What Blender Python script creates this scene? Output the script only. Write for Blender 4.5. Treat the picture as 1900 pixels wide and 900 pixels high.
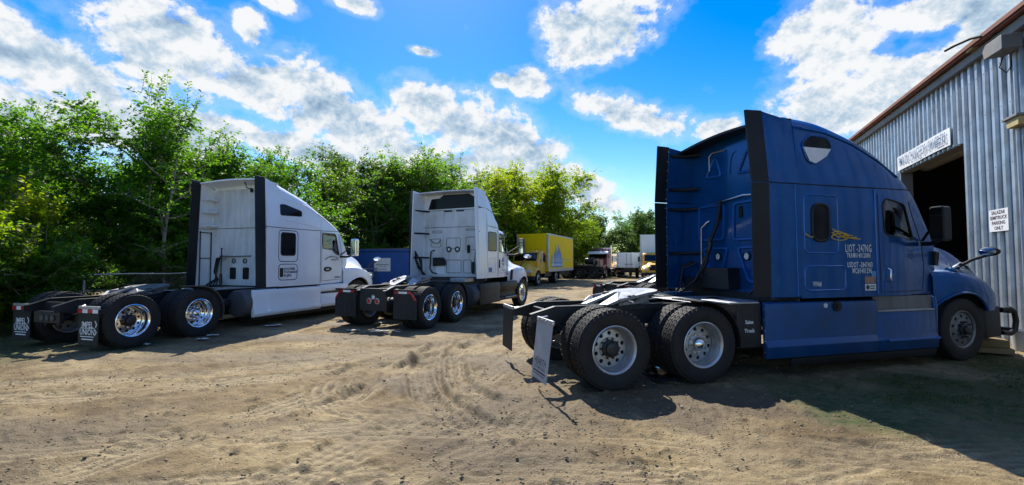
import bpy, bmesh, math, random
import numpy as np
from mathutils import Vector, Matrix

for _o in list(bpy.data.objects):
    bpy.data.objects.remove(_o, do_unlink=True)
SC = bpy.context.scene
COL = SC.collection
R_ = math.radians

# ------------------------------------------------------------------ camera
CAM_H, CAM_PITCH, CAM_F = 1.6235, 0.0417, 855.5
cam_d = bpy.data.cameras.new('camera')
cam_d.sensor_width = 36.0
cam_d.sensor_fit = 'HORIZONTAL'
cam_d.lens = 36.0 * CAM_F / 1900.0
cam_d.clip_start = 0.05
cam_d.clip_end = 3000.0
cam = bpy.data.objects.new('camera', cam_d)
cam.location = (0, 0, CAM_H)
cam.rotation_euler = (math.pi / 2 + CAM_PITCH, 0, 0)
COL.objects.link(cam)
SC.camera = cam

# ------------------------------------------------------------------ sun, sky, exposure
SUN_AZ, SUN_EL = -10.0, 46.0          # degrees right of +Y, above the horizon
EXPOSURE = 0.98
SKY_STRENGTH = 0.15
SUN_STRENGTH = 3.9
SC.view_settings.view_transform = 'Standard'
SC.view_settings.look = 'None'
SC.view_settings.gamma = 1.0
SC.view_settings.use_curve_mapping = False
SC.view_settings.exposure = EXPOSURE
SC.render.engine = 'CYCLES'
SC.cycles.max_bounces = 8
SC.cycles.transparent_max_bounces = 12
SC.cycles.caustics_reflective = False
SC.cycles.caustics_refractive = False
SC.cycles.use_denoising = True

sun_d = bpy.data.lights.new('sun', 'SUN')
sun_d.energy = SUN_STRENGTH
sun_d.angle = R_(0.55)
sun_d.color = (1.0, 0.945, 0.84)
sun = bpy.data.objects.new('sun', sun_d)
_sd = Vector((math.sin(R_(SUN_AZ)) * math.cos(R_(SUN_EL)), math.cos(R_(SUN_AZ)) * math.cos(R_(SUN_EL)), math.sin(R_(SUN_EL))))
sun.rotation_euler = _sd.to_track_quat('Z', 'Y').to_euler()
sun.location = (0, 0, 60)
COL.objects.link(sun)


def px_dir(x, y):
    """direction (azimuth, elevation in degrees) of a point of the photograph's sky"""
    u = -(y - 450.0) / CAM_F
    a = (x - 950.0) / CAM_F
    c, s = math.cos(CAM_PITCH), math.sin(CAM_PITCH)
    d = Vector((a, c - u * s, s + u * c)).normalized()
    return math.degrees(math.atan2(d.x, d.y)), math.degrees(math.asin(d.z))


def make_world():
    w = bpy.data.worlds.new('World')
    SC.world = w
    w.use_nodes = True
    nt = w.node_tree
    N, L = nt.nodes, nt.links
    for n in list(N):
        N.remove(n)
    out = N.new('ShaderNodeOutputWorld')
    bg = N.new('ShaderNodeBackground')
    bg.inputs['Strength'].default_value = SKY_STRENGTH
    L.new(bg.outputs[0], out.inputs[0])
    sky = N.new('ShaderNodeTexSky')
    sky.sky_type = 'NISHITA'
    sky.sun_disc = False
    sky.sun_elevation = R_(SUN_EL)
    sky.sun_rotation = R_(SUN_AZ)
    sky.altitude = 0
    sky.air_density = 1.15
    sky.dust_density = 0.15
    sky.ozone_density = 2.2
    hsv = N.new('ShaderNodeHueSaturation')
    hsv.inputs['Hue'].default_value = 0.514
    hsv.inputs['Saturation'].default_value = 1.60
    hsv.inputs['Value'].default_value = 0.63
    L.new(sky.outputs[0], hsv.inputs['Color'])

    def m(op, a, b=None, c=None, clamp=False):
        n = N.new('ShaderNodeMath')
        n.operation = op
        n.use_clamp = clamp
        for i, v in enumerate((a, b, c)):
            if v is None:
                continue
            if isinstance(v, (int, float)):
                n.inputs[i].default_value = v
            else:
                L.new(v, n.inputs[i])
        return n.outputs[0]
    def ss(x, lo, hi):
        n = N.new('ShaderNodeMapRange')
        n.interpolation_type = 'SMOOTHSTEP'
        L.new(x, n.inputs['Value'])
        n.inputs['From Min'].default_value = lo
        n.inputs['From Max'].default_value = hi
        return n.outputs[0]
    tc = N.new('ShaderNodeTexCoord')
    sep = N.new('ShaderNodeSeparateXYZ')
    L.new(tc.outputs['Generated'], sep.inputs[0])
    az = m('MULTIPLY', m('ARCTAN2', sep.outputs[0], sep.outputs[1]), 180 / math.pi)
    el = m('MULTIPLY', m('ARCSINE', sep.outputs[2]), 180 / math.pi)

    def noise(scale, detail, rough, off=(0, 0, 0), zs=1.5, dist=0.0):
        mp = N.new('ShaderNodeMapping')
        mp.inputs['Scale'].default_value = (1, 1, zs)
        mp.inputs['Location'].default_value = off
        L.new(tc.outputs['Generated'], mp.inputs[0])
        n = N.new('ShaderNodeTexNoise')
        n.inputs['Scale'].default_value = scale
        n.inputs['Detail'].default_value = detail
        n.inputs['Roughness'].default_value = rough
        n.inputs['Distortion'].default_value = dist
        L.new(mp.outputs[0], n.inputs['Vector'])
        return n.outputs['Fac']
    # cloud banks: (x, y, half width, half height, tilt) of each in the sky, as seen from the yard
    banks = [
        (60, 110, 230, 75, 18), (300, 70, 200, 95, 20), (180, 235, 330, 60, 6), (470, 165, 170, 62, 24), (640, 215, 190, 66, 26),
        (850, 235, 140, 55, 24), (960, 262, 130, 52, 34), (1085, 345, 110, 32, 32), (560, 275, 260, 34, 10), (820, 300, 260, 40, 6),
        (466, 55, 40, 36, 40), (520, 4, 46, 24, 10), (650, 2, 52, 22, 8), (785, 95, 26, 9, 6),
        (1140, 40, 125, 66, -14), (1045, 75, 62, 62, 60), (985, 152, 44, 30, 8), (1175, 212, 118, 34, 18), (1330, 238, 50, 24, -8), (930, 148, 22, 16, 0),
        (1530, 95, 112, 92, -40), (1560, 200, 150, 66, 14), (1480, 75, 60, 60, 0), (1760, 20, 190, 45, 4), (1690, 160, 170, 85, 10), (1860, 50, 110, 60, 0),
    ]
    field = None
    for (x, y, hw, hh, tilt) in banks:
        a0, e0 = px_dir(x, y)
        a1, _ = px_dir(x + hw, y)
        a2, _ = px_dir(x - hw, y)
        _, e1 = px_dir(x, y - hh)
        _, e2 = px_dir(x, y + hh)
        ra, re = abs(a1 - a2) / 2, abs(e1 - e2) / 2
        ct, st = math.cos(R_(tilt)), math.sin(R_(tilt))
        da = m('ADD', az, -a0)
        de = m('ADD', el, -e0)
        u = m('MULTIPLY_ADD', da, ct / ra, m('MULTIPLY', de, -st / ra))
        v = m('MULTIPLY_ADD', da, st / re, m('MULTIPLY', de, ct / re))
        q = m('MULTIPLY_ADD', u, u, m('MULTIPLY', v, v))
        b = m('SUBTRACT', 1.0, q)
        field = b if field is None else m('SMOOTH_MAX', field, b, 0.35)
    # outside the picture the same broken cloud goes on
    wide = noise(2.6, 3.0, 0.5, (3.1, 1.7, 0.4), 2.2)
    wide = m('MULTIPLY_ADD', wide, 4.2, -2.55)
    far = ss(m('ABSOLUTE', az), 50.0, 62.0)
    hi = ss(el, 30.0, 38.0)
    outside = m('MAXIMUM', far, hi)
    mixn = N.new('ShaderNodeMix')
    mixn.data_type = 'FLOAT'
    L.new(outside, mixn.inputs['Factor'])
    L.new(m('MAXIMUM', field, -1.5), mixn.inputs['A'])
    L.new(wide, mixn.inputs['B'])
    base = mixn.outputs['Result']
    n1 = noise(9.0, 9.0, 0.62, (0, 0, 0), 1.35, 0.15)
    n2 = noise(9.0, 9.0, 0.62, (0.006, 0.0, -0.022), 1.35, 0.15)
    puff = noise(22.0, 8.0, 0.64, (1.0, 4.0, 2.0), 1.2, 0.2)
    puff2 = noise(22.0, 8.0, 0.64, (1.004, 4.0, 1.986), 1.2, 0.2)
    dens = m('ADD', m('MULTIPLY_ADD', n1, 4.4, -2.16), m('MULTIPLY', base, 1.35))
    dens = m('MULTIPLY_ADD', puff, 3.2, m('ADD', dens, -1.54))
    mask = ss(dens, -0.05, 0.75)
    thin = m('MULTIPLY', ss(dens, -1.2, 0.3), 0.22)
    mask = m('MAXIMUM', mask, thin)
    lowhaze = m('MULTIPLY', m('SUBTRACT', 1.0, ss(el, 0.0, 20.0)), 0.14)
    relief = m('ADD', m('MULTIPLY', m('SUBTRACT', n1, n2), 2.2), m('MULTIPLY', m('SUBTRACT', puff, puff2), 0.7))
    core = ss(dens, 0.6, 2.2)
    soft = noise(4.5, 4.0, 0.55, (7.0, 2.0, 5.0), 1.6)
    nlow = noise(9.0, 2.5, 0.5, (0, 0, 0), 1.35, 0.15)
    body = m('ADD', m('MULTIPLY_ADD', nlow, 2.4, -1.2), m('MULTIPLY', base, 1.35))
    grey = m('MULTIPLY', ss(body, 0.25, 1.35), m('MULTIPLY_ADD', ss(soft, 0.34, 0.62), 0.75, 0.25))
    val = m('ADD', m('MULTIPLY_ADD', grey, -0.34, 1.0), relief)
    val = m('MULTIPLY_ADD', m('SUBTRACT', puff, 0.5), 0.22, val)
    val = m('MINIMUM', m('MAXIMUM', val, 0.36), 1.12)
    ramp = N.new('ShaderNodeValToRGB')
    ramp.color_ramp.elements[0].position = 0.30
    ramp.color_ramp.elements[0].color = (0.20, 0.33, 0.50, 1)
    ramp.color_ramp.elements[1].position = 1.0
    ramp.color_ramp.elements[1].color = (0.93, 0.95, 0.97, 1)
    e = ramp.color_ramp.elements.new(0.68)
    e.color = (0.50, 0.64, 0.78, 1)
    L.new(val, ramp.inputs[0])
    vm = N.new('ShaderNodeVectorMath')
    vm.operation = 'SCALE'
    L.new(ramp.outputs[0], vm.inputs[0])
    vm.inputs['Scale'].default_value = 0.505 / SKY_STRENGTH
    hz = N.new('ShaderNodeMix')
    hz.data_type = 'RGBA'
    L.new(lowhaze, hz.inputs['Factor'])
    L.new(hsv.outputs[0], hz.inputs['A'])
    hz.inputs['B'].default_value = (0.26 / SKY_STRENGTH, 0.44 / SKY_STRENGTH, 0.60 / SKY_STRENGTH, 1)
    mx = N.new('ShaderNodeMix')
    mx.data_type = 'RGBA'
    L.new(mask, mx.inputs['Factor'])
    L.new(hz.outputs['Result'], mx.inputs['A'])
    L.new(vm.outputs[0], mx.inputs['B'])
    L.new(mx.outputs['Result'], bg.inputs['Color'])
    w.cycles.sampling_method = 'MANUAL'
    w.cycles.sample_map_resolution = 512


make_world()

# ------------------------------------------------------------------ helpers
def tag(o, label=None, cat=None, group=None, kind=None):
    if label:
        o['label'] = label
    if cat:
        o['category'] = cat
    if group:
        o['group'] = group
    if kind:
        o['kind'] = kind
    return o


def empty(name, loc=(0, 0, 0), rz=0.0, parent=None):
    o = bpy.data.objects.new(name, None)
    o.empty_display_size = 0.2
    COL.objects.link(o)
    o.location = loc
    o.rotation_euler = (0, 0, rz)
    if parent:
        o.parent = parent
    return o


def link(name, mesh, parent=None, loc=None, rz=None):
    o = bpy.data.objects.new(name, mesh)
    COL.objects.link(o)
    if parent:
        o.parent = parent
    if loc is not None:
        o.location = loc
    if rz is not None:
        o.rotation_euler = (0, 0, rz)
    return o


def rpoly(pts, r, n=4):
    """round the corners of a polygon of 2-D points"""
    out = []
    k = len(pts)
    for i in range(k):
        p0, p1, p2 = Vector(pts[i - 1]), Vector(pts[i]), Vector(pts[(i + 1) % k])
        a, b = (p0 - p1), (p2 - p1)
        rr = r[i] if isinstance(r, (list, tuple)) else r
        rr = min(rr, a.length * .49, b.length * .49)
        a.normalize(); b.normalize()
        s, e = p1 + a * rr, p1 + b * rr
        for j in range(n + 1):
            t = j / n
            q = s * (1 - t) ** 2 + p1 * 2 * t * (1 - t) + e * t * t
            out.append((q.x, q.y))
    return out


def rrect(x0, x1, y0, y1, r, n=4):
    return rpoly([(x0, y0), (x1, y0), (x1, y1), (x0, y1)], r, n)


def smooth_interp(xs, ys, x):
    """monotone cubic through the points"""
    xs, ys = np.asarray(xs, float), np.asarray(ys, float)
    h = np.diff(xs); d = np.diff(ys) / h
    mm = np.zeros(len(xs))
    mm[0], mm[-1] = d[0], d[-1]
    for i in range(1, len(xs) - 1):
        mm[i] = 0 if d[i - 1] * d[i] <= 0 else 2 * d[i - 1] * d[i] / (d[i - 1] + d[i])
    x = float(min(max(x, xs[0]), xs[-1]))
    i = int(min(np.searchsorted(xs, x, side='right') - 1, len(h) - 1))
    t = (x - xs[i]) / h[i]
    return float((2 * t ** 3 - 3 * t * t + 1) * ys[i] + (t ** 3 - 2 * t * t + t) * h[i] * mm[i] + (-2 * t ** 3 + 3 * t * t) * ys[i + 1] + (t ** 3 - t * t) * h[i] * mm[i + 1])


class MB:
    """collects shapes; build() links them as one mesh object"""
    def __init__(self):
        self.v, self.f, self.m = [], [], []

    def add(self, vs, fs, mi=0):
        b = len(self.v)
        self.v.extend([tuple(q) for q in vs])
        for f in fs:
            self.f.append(tuple(i + b for i in f))
            self.m.append(mi)
        return self

    def box(self, x0, x1, y0, y1, z0, z1, mi=0):
        x0, x1 = min(x0, x1), max(x0, x1); y0, y1 = min(y0, y1), max(y0, y1); z0, z1 = min(z0, z1), max(z0, z1)
        vs = [(x0, y0, z0), (x1, y0, z0), (x1, y1, z0), (x0, y1, z0), (x0, y0, z1), (x1, y0, z1), (x1, y1, z1), (x0, y1, z1)]
        return self.add(vs, [(0, 3, 2, 1), (4, 5, 6, 7), (0, 1, 5, 4), (1, 2, 6, 5), (2, 3, 7, 6), (3, 0, 4, 7)], mi)

    def prism(self, pts, d0, d1, plane='xz', mi=0):
        """2-D polygon in a plane, pulled along the third axis from d0 to d1"""
        n = len(pts)
        mk = {'xz': lambda p, d: (p[0], d, p[1]), 'yz': lambda p, d: (d, p[0], p[1]), 'xy': lambda p, d: (p[0], p[1], d)}[plane]
        vs = [mk(p, d0) for p in pts] + [mk(p, d1) for p in pts]
        fs = [tuple(range(n)), tuple(range(2 * n - 1, n - 1, -1))]
        fs += [(i, i + n, (i + 1) % n + n, (i + 1) % n) for i in range(n)]
        return self.add(vs, fs, mi)

    def tube(self, path, r, n=8, closed=False, mi=0, caps=True):
        P = [Vector(p) for p in path]
        k = len(P)
        rr = r if isinstance(r, (list, tuple)) else [r] * k
        vs, fs = [], []
        up = None
        for i in range(k):
            a = P[i - 1] if (i > 0 or closed) else P[i]
            b = P[(i + 1) % k] if (i < k - 1 or closed) else P[i]
            t = (b - a)
            t = t.normalized() if t.length > 1e-9 else Vector((0, 0, 1))
            if up is None:
                up = Vector((0, 0, 1)) if abs(t.z) < .9 else Vector((1, 0, 0))
            x = up.cross(t)
            if x.length < 1e-6:
                x = Vector((1, 0, 0)).cross(t)
            x.normalize()
            y = t.cross(x).normalized()
            up = y
            for j in range(n):
                an = 2 * math.pi * j / n
                vs.append(P[i] + x * (math.cos(an) * rr[i]) + y * (math.sin(an) * rr[i]))
        for i in range(k if closed else k - 1):
            for j in range(n):
                a, b = i * n + j, i * n + (j + 1) % n
                c, d = ((i + 1) % k) * n + (j + 1) % n, ((i + 1) % k) * n + j
                fs.append((a, b, c, d))
        if caps and not closed:
            fs.append(tuple(range(n - 1, -1, -1)))
            fs.append(tuple(range((k - 1) * n, k * n)))
        return self.add(vs, fs, mi)

    def cyl(self, p0, p1, r, n=16, mi=0, r1=None):
        return self.tube([p0, p1], [r, r if r1 is None else r1], n, mi=mi)

    def lathe(self, prof, c=(0, 0, 0), n=32, mi=0, axis='y', closed=True):
        """profile of (radius, along axis), turned round the axis through c"""
        vs, fs = [], []
        k = len(prof)
        for j in range(n):
            an = 2 * math.pi * j / n
            ca, sa = math.cos(an), math.sin(an)
            for (r, a) in prof:
                if axis == 'y':
                    vs.append((c[0] + r * ca, c[1] + a, c[2] + r * sa))
                elif axis == 'z':
                    vs.append((c[0] + r * ca, c[1] + r * sa, c[2] + a))
                else:
                    vs.append((c[0] + a, c[1] + r * ca, c[2] + r * sa))
        for j in range(n):
            jn = (j + 1) % n
            for i in range(k if closed else k - 1):
                i2 = (i + 1) % k
                fs.append((j * k + i, jn * k + i, jn * k + i2, j * k + i2))
        return self.add(vs, fs, mi)

    def loft(self, rings, cap=True, mi=0, closed=True):
        n = len(rings[0])
        vs = [p for r in rings for p in r]
        fs = []
        for i in range(len(rings) - 1):
            for j in range(n if closed else n - 1):
                a, b = i * n + j, i * n + (j + 1) % n
                fs.append((a, a + n, b + n, b))
        if cap:
            fs.append(tuple(range(n)))
            fs.append(tuple(range(len(vs) - 1, len(vs) - n - 1, -1)))
        return self.add(vs, fs, mi)

    def mesh(self, name, mats, smooth=None, bevel=0.0, seg=2, fix=True):
        me = bpy.data.meshes.new(name)
        me.from_pydata(self.v, [], self.f)
        mats = mats if isinstance(mats, (list, tuple)) else [mats]
        for q in mats:
            me.materials.append(q)
        if len(mats) > 1:
            me.polygons.foreach_set('material_index', np.array(self.m, dtype=np.int32))
        if fix or bevel:
            bm = bmesh.new()
            bm.from_mesh(me)
            bmesh.ops.recalc_face_normals(bm, faces=bm.faces)
            if bevel:
                es = [e for e in bm.edges if len(e.link_faces) == 2 and e.calc_face_angle(0) > R_(28)]
                bmesh.ops.bevel(bm, geom=es, offset=bevel, segments=seg, affect='EDGES', profile=0.5, clamp_overlap=True)
            bm.to_mesh(me)
            bm.free()
        if smooth:
            me.shade_smooth()
            me.set_sharp_from_angle(angle=R_(smooth))
        me.update()
        return me

    def build(self, name, mats, parent=None, smooth=None, bevel=0.0, seg=2, loc=None, rz=None, fix=True):
        return link(name, self.mesh(name, mats, smooth, bevel, seg, fix), parent, loc, rz)


def boolean(o, cutter, op='DIFFERENCE'):
    """cut o with another mesh builder's shape and keep the result as plain mesh"""
    mats = list(o.data.materials)
    c = cutter if isinstance(cutter, bpy.types.Object) else cutter.build('cutter', [mats[-1]])
    md = o.modifiers.new('cut', 'BOOLEAN')
    md.operation = op
    md.solver = 'EXACT'
    md.object = c
    try:
        md.material_mode = 'TRANSFER'
    except Exception:
        pass
    c.parent = o.parent
    bpy.context.view_layer.update()
    ev = o.evaluated_get(bpy.context.evaluated_depsgraph_get())
    me = bpy.data.meshes.new_from_object(ev)
    o.modifiers.clear()
    old = o.data
    o.data = me
    bpy.data.meshes.remove(old)
    cm = c.data
    bpy.data.objects.remove(c, do_unlink=True)
    bpy.data.meshes.remove(cm)
    return o


def text_mesh(body, size, name='lettering', bold=0.0, space=1.0, align='CENTER', squeeze=1.0):
    cu = bpy.data.curves.new('txt', 'FONT')
    cu.body = body
    cu.size = size
    cu.offset = bold
    cu.space_character = space
    cu.align_x = align
    cu.align_y = 'CENTER'
    cu.resolution_u = 2
    ob = bpy.data.objects.new('txt', cu)
    COL.objects.link(ob)
    bpy.context.view_layer.update()
    me = bpy.data.meshes.new_from_object(ob.evaluated_get(bpy.context.evaluated_depsgraph_get()))
    bpy.data.objects.remove(ob, do_unlink=True)
    bpy.data.curves.remove(cu)
    co = np.zeros(len(me.vertices) * 3)
    me.vertices.foreach_get('co', co)
    co = co.reshape(-1, 3)
    co[:, 0] *= squeeze
    me.vertices.foreach_set('co', co.ravel())
    me.name = name
    return me


def put_text(body, size, mat, parent, origin, xdir, ydir, name='lettering', **kw):
    me = text_mesh(body, size, name, **kw)
    me.materials.clear()
    me.materials.append(mat)
    o = link(name, me, parent)
    X, Y = Vector(xdir).normalized(), Vector(ydir).normalized()
    Z = X.cross(Y)
    M = Matrix((X, Y, Z)).transposed().to_4x4()
    M.translation = Vector(origin)
    o.matrix_local = M
    return o


# ------------------------------------------------------------------ materials
MATS = {}


def nodes_of(name):
    m = bpy.data.materials.new(name)
    m.use_nodes = True
    nt = m.node_tree
    b = nt.nodes.get('Principled BSDF')
    return m, nt, b


def n_noise(nt, scale, detail=5.0, rough=0.55, coord='Object', vec=None, stretch=None):
    t = nt.nodes.new('ShaderNodeTexNoise')
    t.inputs['Scale'].default_value = scale
    t.inputs['Detail'].default_value = detail
    t.inputs['Roughness'].default_value = rough
    if vec is None:
        tc = nt.nodes.new('ShaderNodeTexCoord')
        vec = tc.outputs[coord]
    if stretch:
        mp = nt.nodes.new('ShaderNodeMapping')
        mp.inputs['Scale'].default_value = stretch
        nt.links.new(vec, mp.inputs[0])
        vec = mp.outputs[0]
    nt.links.new(vec, t.inputs['Vector'])
    return t.outputs['Fac']


def n_ramp(nt, fac, stops):
    r = nt.nodes.new('ShaderNodeValToRGB')
    el = r.color_ramp.elements
    el[0].position, el[0].color = stops[0][0], (*stops[0][1], 1)
    el[1].position, el[1].color = stops[-1][0], (*stops[-1][1], 1)
    for p, c in stops[1:-1]:
        e = el.new(p)
        e.color = (*c, 1)
    nt.links.new(fac, r.inputs[0])
    return r.outputs[0]


def n_mix(nt, fac, a, b):
    mx = nt.nodes.new('ShaderNodeMix')
    mx.data_type = 'RGBA'
    for s, v in (('Factor', fac), ('A', a), ('B', b)):
        if isinstance(v, (int, float)):
            mx.inputs[s].default_value = v
        elif isinstance(v, tuple):
            mx.inputs[s].default_value = (*v[:3], 1)
        else:
            nt.links.new(v, mx.inputs[s])
    return mx.outputs['Result']


def n_math(nt, op, a, b=0.0, c=None, clamp=False):
    n = nt.nodes.new('ShaderNodeMath')
    n.operation = op
    n.use_clamp = clamp
    for i, v in enumerate((a, b, c)):
        if v is None:
            continue
        if isinstance(v, (int, float)):
            n.inputs[i].default_value = v
        else:
            nt.links.new(v, n.inputs[i])
    return n.outputs[0]


def n_bump(nt, b, h, strength=0.3, dist=0.01):
    bp = nt.nodes.new('ShaderNodeBump')
    bp.inputs['Strength'].default_value = strength
    bp.inputs['Distance'].default_value = dist
    nt.links.new(h, bp.inputs['Height'])
    nt.links.new(bp.outputs[0], b.inputs['Normal'])


def mat(name, col, rough=0.5, metal=0.0, coat=0.0, dirt=0.0, dirt_col=(0.20, 0.165, 0.115), vary=0.08, bump=0.0, bscale=60, dscale=2.2, spec=None):
    """painted, plastic or metal surface with uneven tone, dust and streaks"""
    m, nt, b = nodes_of(name)
    v = n_noise(nt, 3.0, 6)
    lo = tuple(c * (1 - vary * 1.6) for c in col)
    hi = tuple(min(1, c * (1 + vary)) for c in col)
    c = n_ramp(nt, v, [(0.3, lo), (0.7, hi)])
    rgh = n_math(nt, 'MULTIPLY_ADD', v, 0.16, rough - 0.08)
    if dirt:
        d1 = n_noise(nt, dscale, 8, 0.68)
        d2 = n_noise(nt, dscale * 4, 5, 0.6, stretch=(1, 1, 0.16))
        d = n_math(nt, 'MULTIPLY', d1, d2)
        d = n_math(nt, 'MULTIPLY_ADD', d, 4.2, -0.62, clamp=True)
        d = n_math(nt, 'MULTIPLY', d, dirt)
        c = n_mix(nt, d, c, dirt_col)
        rgh = n_math(nt, 'MULTIPLY_ADD', d, 0.45, rgh, clamp=True)
    nt.links.new(c, b.inputs['Base Color'])
    nt.links.new(rgh, b.inputs['Roughness'])
    b.inputs['Metallic'].default_value = metal
    if spec is not None:
        b.inputs['Specular IOR Level'].default_value = spec
    if coat:
        b.inputs['Coat Weight'].default_value = coat
        b.inputs['Coat Roughness'].default_value = 0.06
    if bump:
        n_bump(nt, b, n_noise(nt, bscale, 6, 0.6), bump, 0.01)
    MATS[name] = m
    return m


def glass(name, tint, gloss=0.12):
    m, nt, b = nodes_of(name)
    nt.nodes.remove(b)
    out = nt.nodes.get('Material Output')
    tr = nt.nodes.new('ShaderNodeBsdfTransparent')
    tr.inputs[0].default_value = (*tint, 1)
    gl = nt.nodes.new('ShaderNodeBsdfGlossy')
    gl.inputs['Roughness'].default_value = 0.02
    gl.inputs[0].default_value = (0.9, 0.95, 1, 1)
    fr = nt.nodes.new('ShaderNodeFresnel')
    fr.inputs[0].default_value = 1.5
    f = n_math(nt, 'MULTIPLY_ADD', fr.outputs[0], 1.0, gloss * 0.25, clamp=True)
    mx = nt.nodes.new('ShaderNodeMixShader')
    nt.links.new(f, mx.inputs[0])
    nt.links.new(tr.outputs[0], mx.inputs[1])
    nt.links.new(gl.outputs[0], mx.inputs[2])
    nt.links.new(mx.outputs[0], out.inputs[0])
    MATS[name] = m
    return m


M_BLUE = mat('blue_paint', (0.0004, 0.082, 0.285), 0.22, 0.42, 0.36, 0.10, (0.02, 0.06, 0.13), 0.10, spec=0.2)
M_BLUE_L = mat('blue_paint_highlight', (0.004, 0.125, 0.46), 0.36, 0.2, 0.2, 0.1, (0.05, 0.07, 0.11), 0.12)  # lighter copy of the blue, highlights on beads and edges painted in
M_BLUE_S = mat('blue_paint_dusty', (0.0005, 0.074, 0.262), 0.32, 0.35, 0.15, 0.34, (0.055, 0.070, 0.085), 0.14, dscale=1.3)
M_WHITE = mat('white_paint', (0.80, 0.855, 0.91), 0.33, 0.0, 0.4, 0.05, (0.36, 0.34, 0.30), 0.03)
M_WHITE_D = mat('white_paint_grimy', (0.70, 0.75, 0.79), 0.45, 0.0, 0.2, 0.62, (0.30, 0.29, 0.27), 0.06, dscale=1.5)
M_BLACK = mat('black_plastic', (0.011, 0.013, 0.016), 0.5, 0.0, 0.0, 0.14, (0.06, 0.055, 0.05), 0.2, 0.12, 40, spec=0.3)
M_FRAME = mat('black_frame_paint', (0.014, 0.016, 0.020), 0.42, 0.0, 0.10, 0.16, (0.07, 0.065, 0.055), 0.25, spec=0.4)
M_GREYPL = mat('grey_plastic', (0.055, 0.060, 0.068), 0.5, 0.0, 0.0, 0.4, (0.16, 0.145, 0.12), 0.12, 0.1, 40)
M_RUBBER = mat('tyre_rubber', (0.013, 0.0135, 0.015), 0.7, 0.0, 0.0, 0.26, (0.075, 0.066, 0.05), 0.2, 0.2, 70, spec=0.35)
M_CHROME = mat('polished_aluminium', (0.86, 0.87, 0.88), 0.12, 1.0, 0.0, 0.10, (0.4, 0.36, 0.3), 0.03)
M_ALU = mat('dull_aluminium', (0.50, 0.52, 0.55), 0.42, 0.85, 0.0, 0.35, (0.30, 0.27, 0.23), 0.10)
M_STEEL = mat('worn_steel', (0.30, 0.30, 0.31), 0.38, 0.8, 0.0, 0.35, (0.10, 0.085, 0.06), 0.2, 0.1, 50)
M_GREASE = mat('greasy_steel', (0.36, 0.37, 0.39), 0.30, 0.75, 0.0, 0.55, (0.03, 0.027, 0.024), 0.2, 0.15, 25, dscale=5)
M_DARK = mat('dark_cavity', (0.006, 0.006, 0.007), 0.9, vary=0.1)
M_SEAM = mat('seam_dark', (0.010, 0.014, 0.022), 0.8, vary=0.1)
M_INTERIOR = mat('cab_interior', (0.035, 0.034, 0.034), 0.85, vary=0.2)
M_RED = mat('red_reflector', (0.42, 0.01, 0.015), 0.3, coat=0.4)
M_LENS_W = mat('white_lens', (0.75, 0.77, 0.78), 0.2, coat=0.6)
M_PRINT_W = mat('white_print', (0.78, 0.80, 0.82), 0.6)
M_PRINT_D = mat('dark_print', (0.025, 0.03, 0.045), 0.6)
M_STEP = mat('step_plate', (0.40, 0.42, 0.44), 0.5, 0.5, 0.0, 0.4, (0.2, 0.18, 0.14), 0.12, 0.35, 90)
M_YELLOW = mat('yellow_paint', (0.80, 0.42, 0.005), 0.42, 0.0, 0.2, 0.25, (0.22, 0.16, 0.06), 0.06)
M_YBOX = mat('yellow_box_paint', (0.93, 0.64, 0.003), 0.6, 0.0, 0.0, 0.06, (0.45, 0.34, 0.05), 0.04, spec=0.15)
M_MAROON = mat('maroon_paint', (0.20, 0.012, 0.022), 0.35, 0.0, 0.6, 0.3, vary=0.1)
M_BIN = mat('bin_blue_paint', (0.006, 0.080, 0.34), 0.5, 0.0, 0.0, 0.25, (0.05, 0.05, 0.06), 0.15, 0.1, 20)
M_GALV = mat('galvanised_sheet', (0.43, 0.50, 0.58), 0.33, 0.65, 0.0, 0.40, (0.20, 0.18, 0.155), 0.16, 0.05, 30, dscale=1.1)
M_TRIM = mat('grey_fascia', (0.17, 0.175, 0.18), 0.55, 0.2, 0.0, 0.4, vary=0.12)
M_ROOFRED = mat('rusty_red_roof', (0.18, 0.045, 0.028), 0.7, 0.0, 0.0, 0.5, (0.20, 0.11, 0.05), 0.3)
M_SIGN = mat('sign_board', (0.78, 0.80, 0.82), 0.5, 0.0, 0.0, 0.30, (0.4, 0.38, 0.34), 0.04, dscale=4)
M_LETTER_B = mat('faded_blue_letter', (0.05, 0.13, 0.27), 0.6, dirt=0.4, dirt_col=(0.5, 0.55, 0.6), dscale=7)
M_LETTER_R = mat('dark_red_letter', (0.06, 0.018, 0.018), 0.6)
M_WOOD = mat('weathered_wood', (0.30, 0.21, 0.10), 0.8, dirt=0.4, vary=0.2, bump=0.3, bscale=30)
M_GALVW = mat('fence_wire', (0.36, 0.37, 0.38), 0.45, 0.8, vary=0.1)
M_STRAP = mat('yellow_strap', (0.70, 0.46, 0.05), 0.7)
M_PAPER = mat('paper_litter', (0.62, 0.62, 0.58), 0.9, dirt=0.3)
M_CONC = mat('concrete', (0.30, 0.29, 0.27), 0.85, dirt=0.4, bump=0.3)
M_GLASS = glass('window_glass', (0.62, 0.70, 0.72))
M_GLASS_D = glass('tinted_glass', (0.03, 0.035, 0.04))
M_WINDARK = mat('dark_window', (0.006, 0.007, 0.009), 0.08, vary=0.1, spec=0.16)
M_DULLW = mat('dull_wheel_steel', (0.20, 0.21, 0.225), 0.5, 0.7, dirt=0.4, dirt_col=(0.06, 0.055, 0.045))
M_LAMP = glass('lamp_lens', (0.75, 0.78, 0.80), 0.3)
M_LOGO_B = mat('logo_blue', (0.03, 0.17, 0.42), 0.55)

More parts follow.
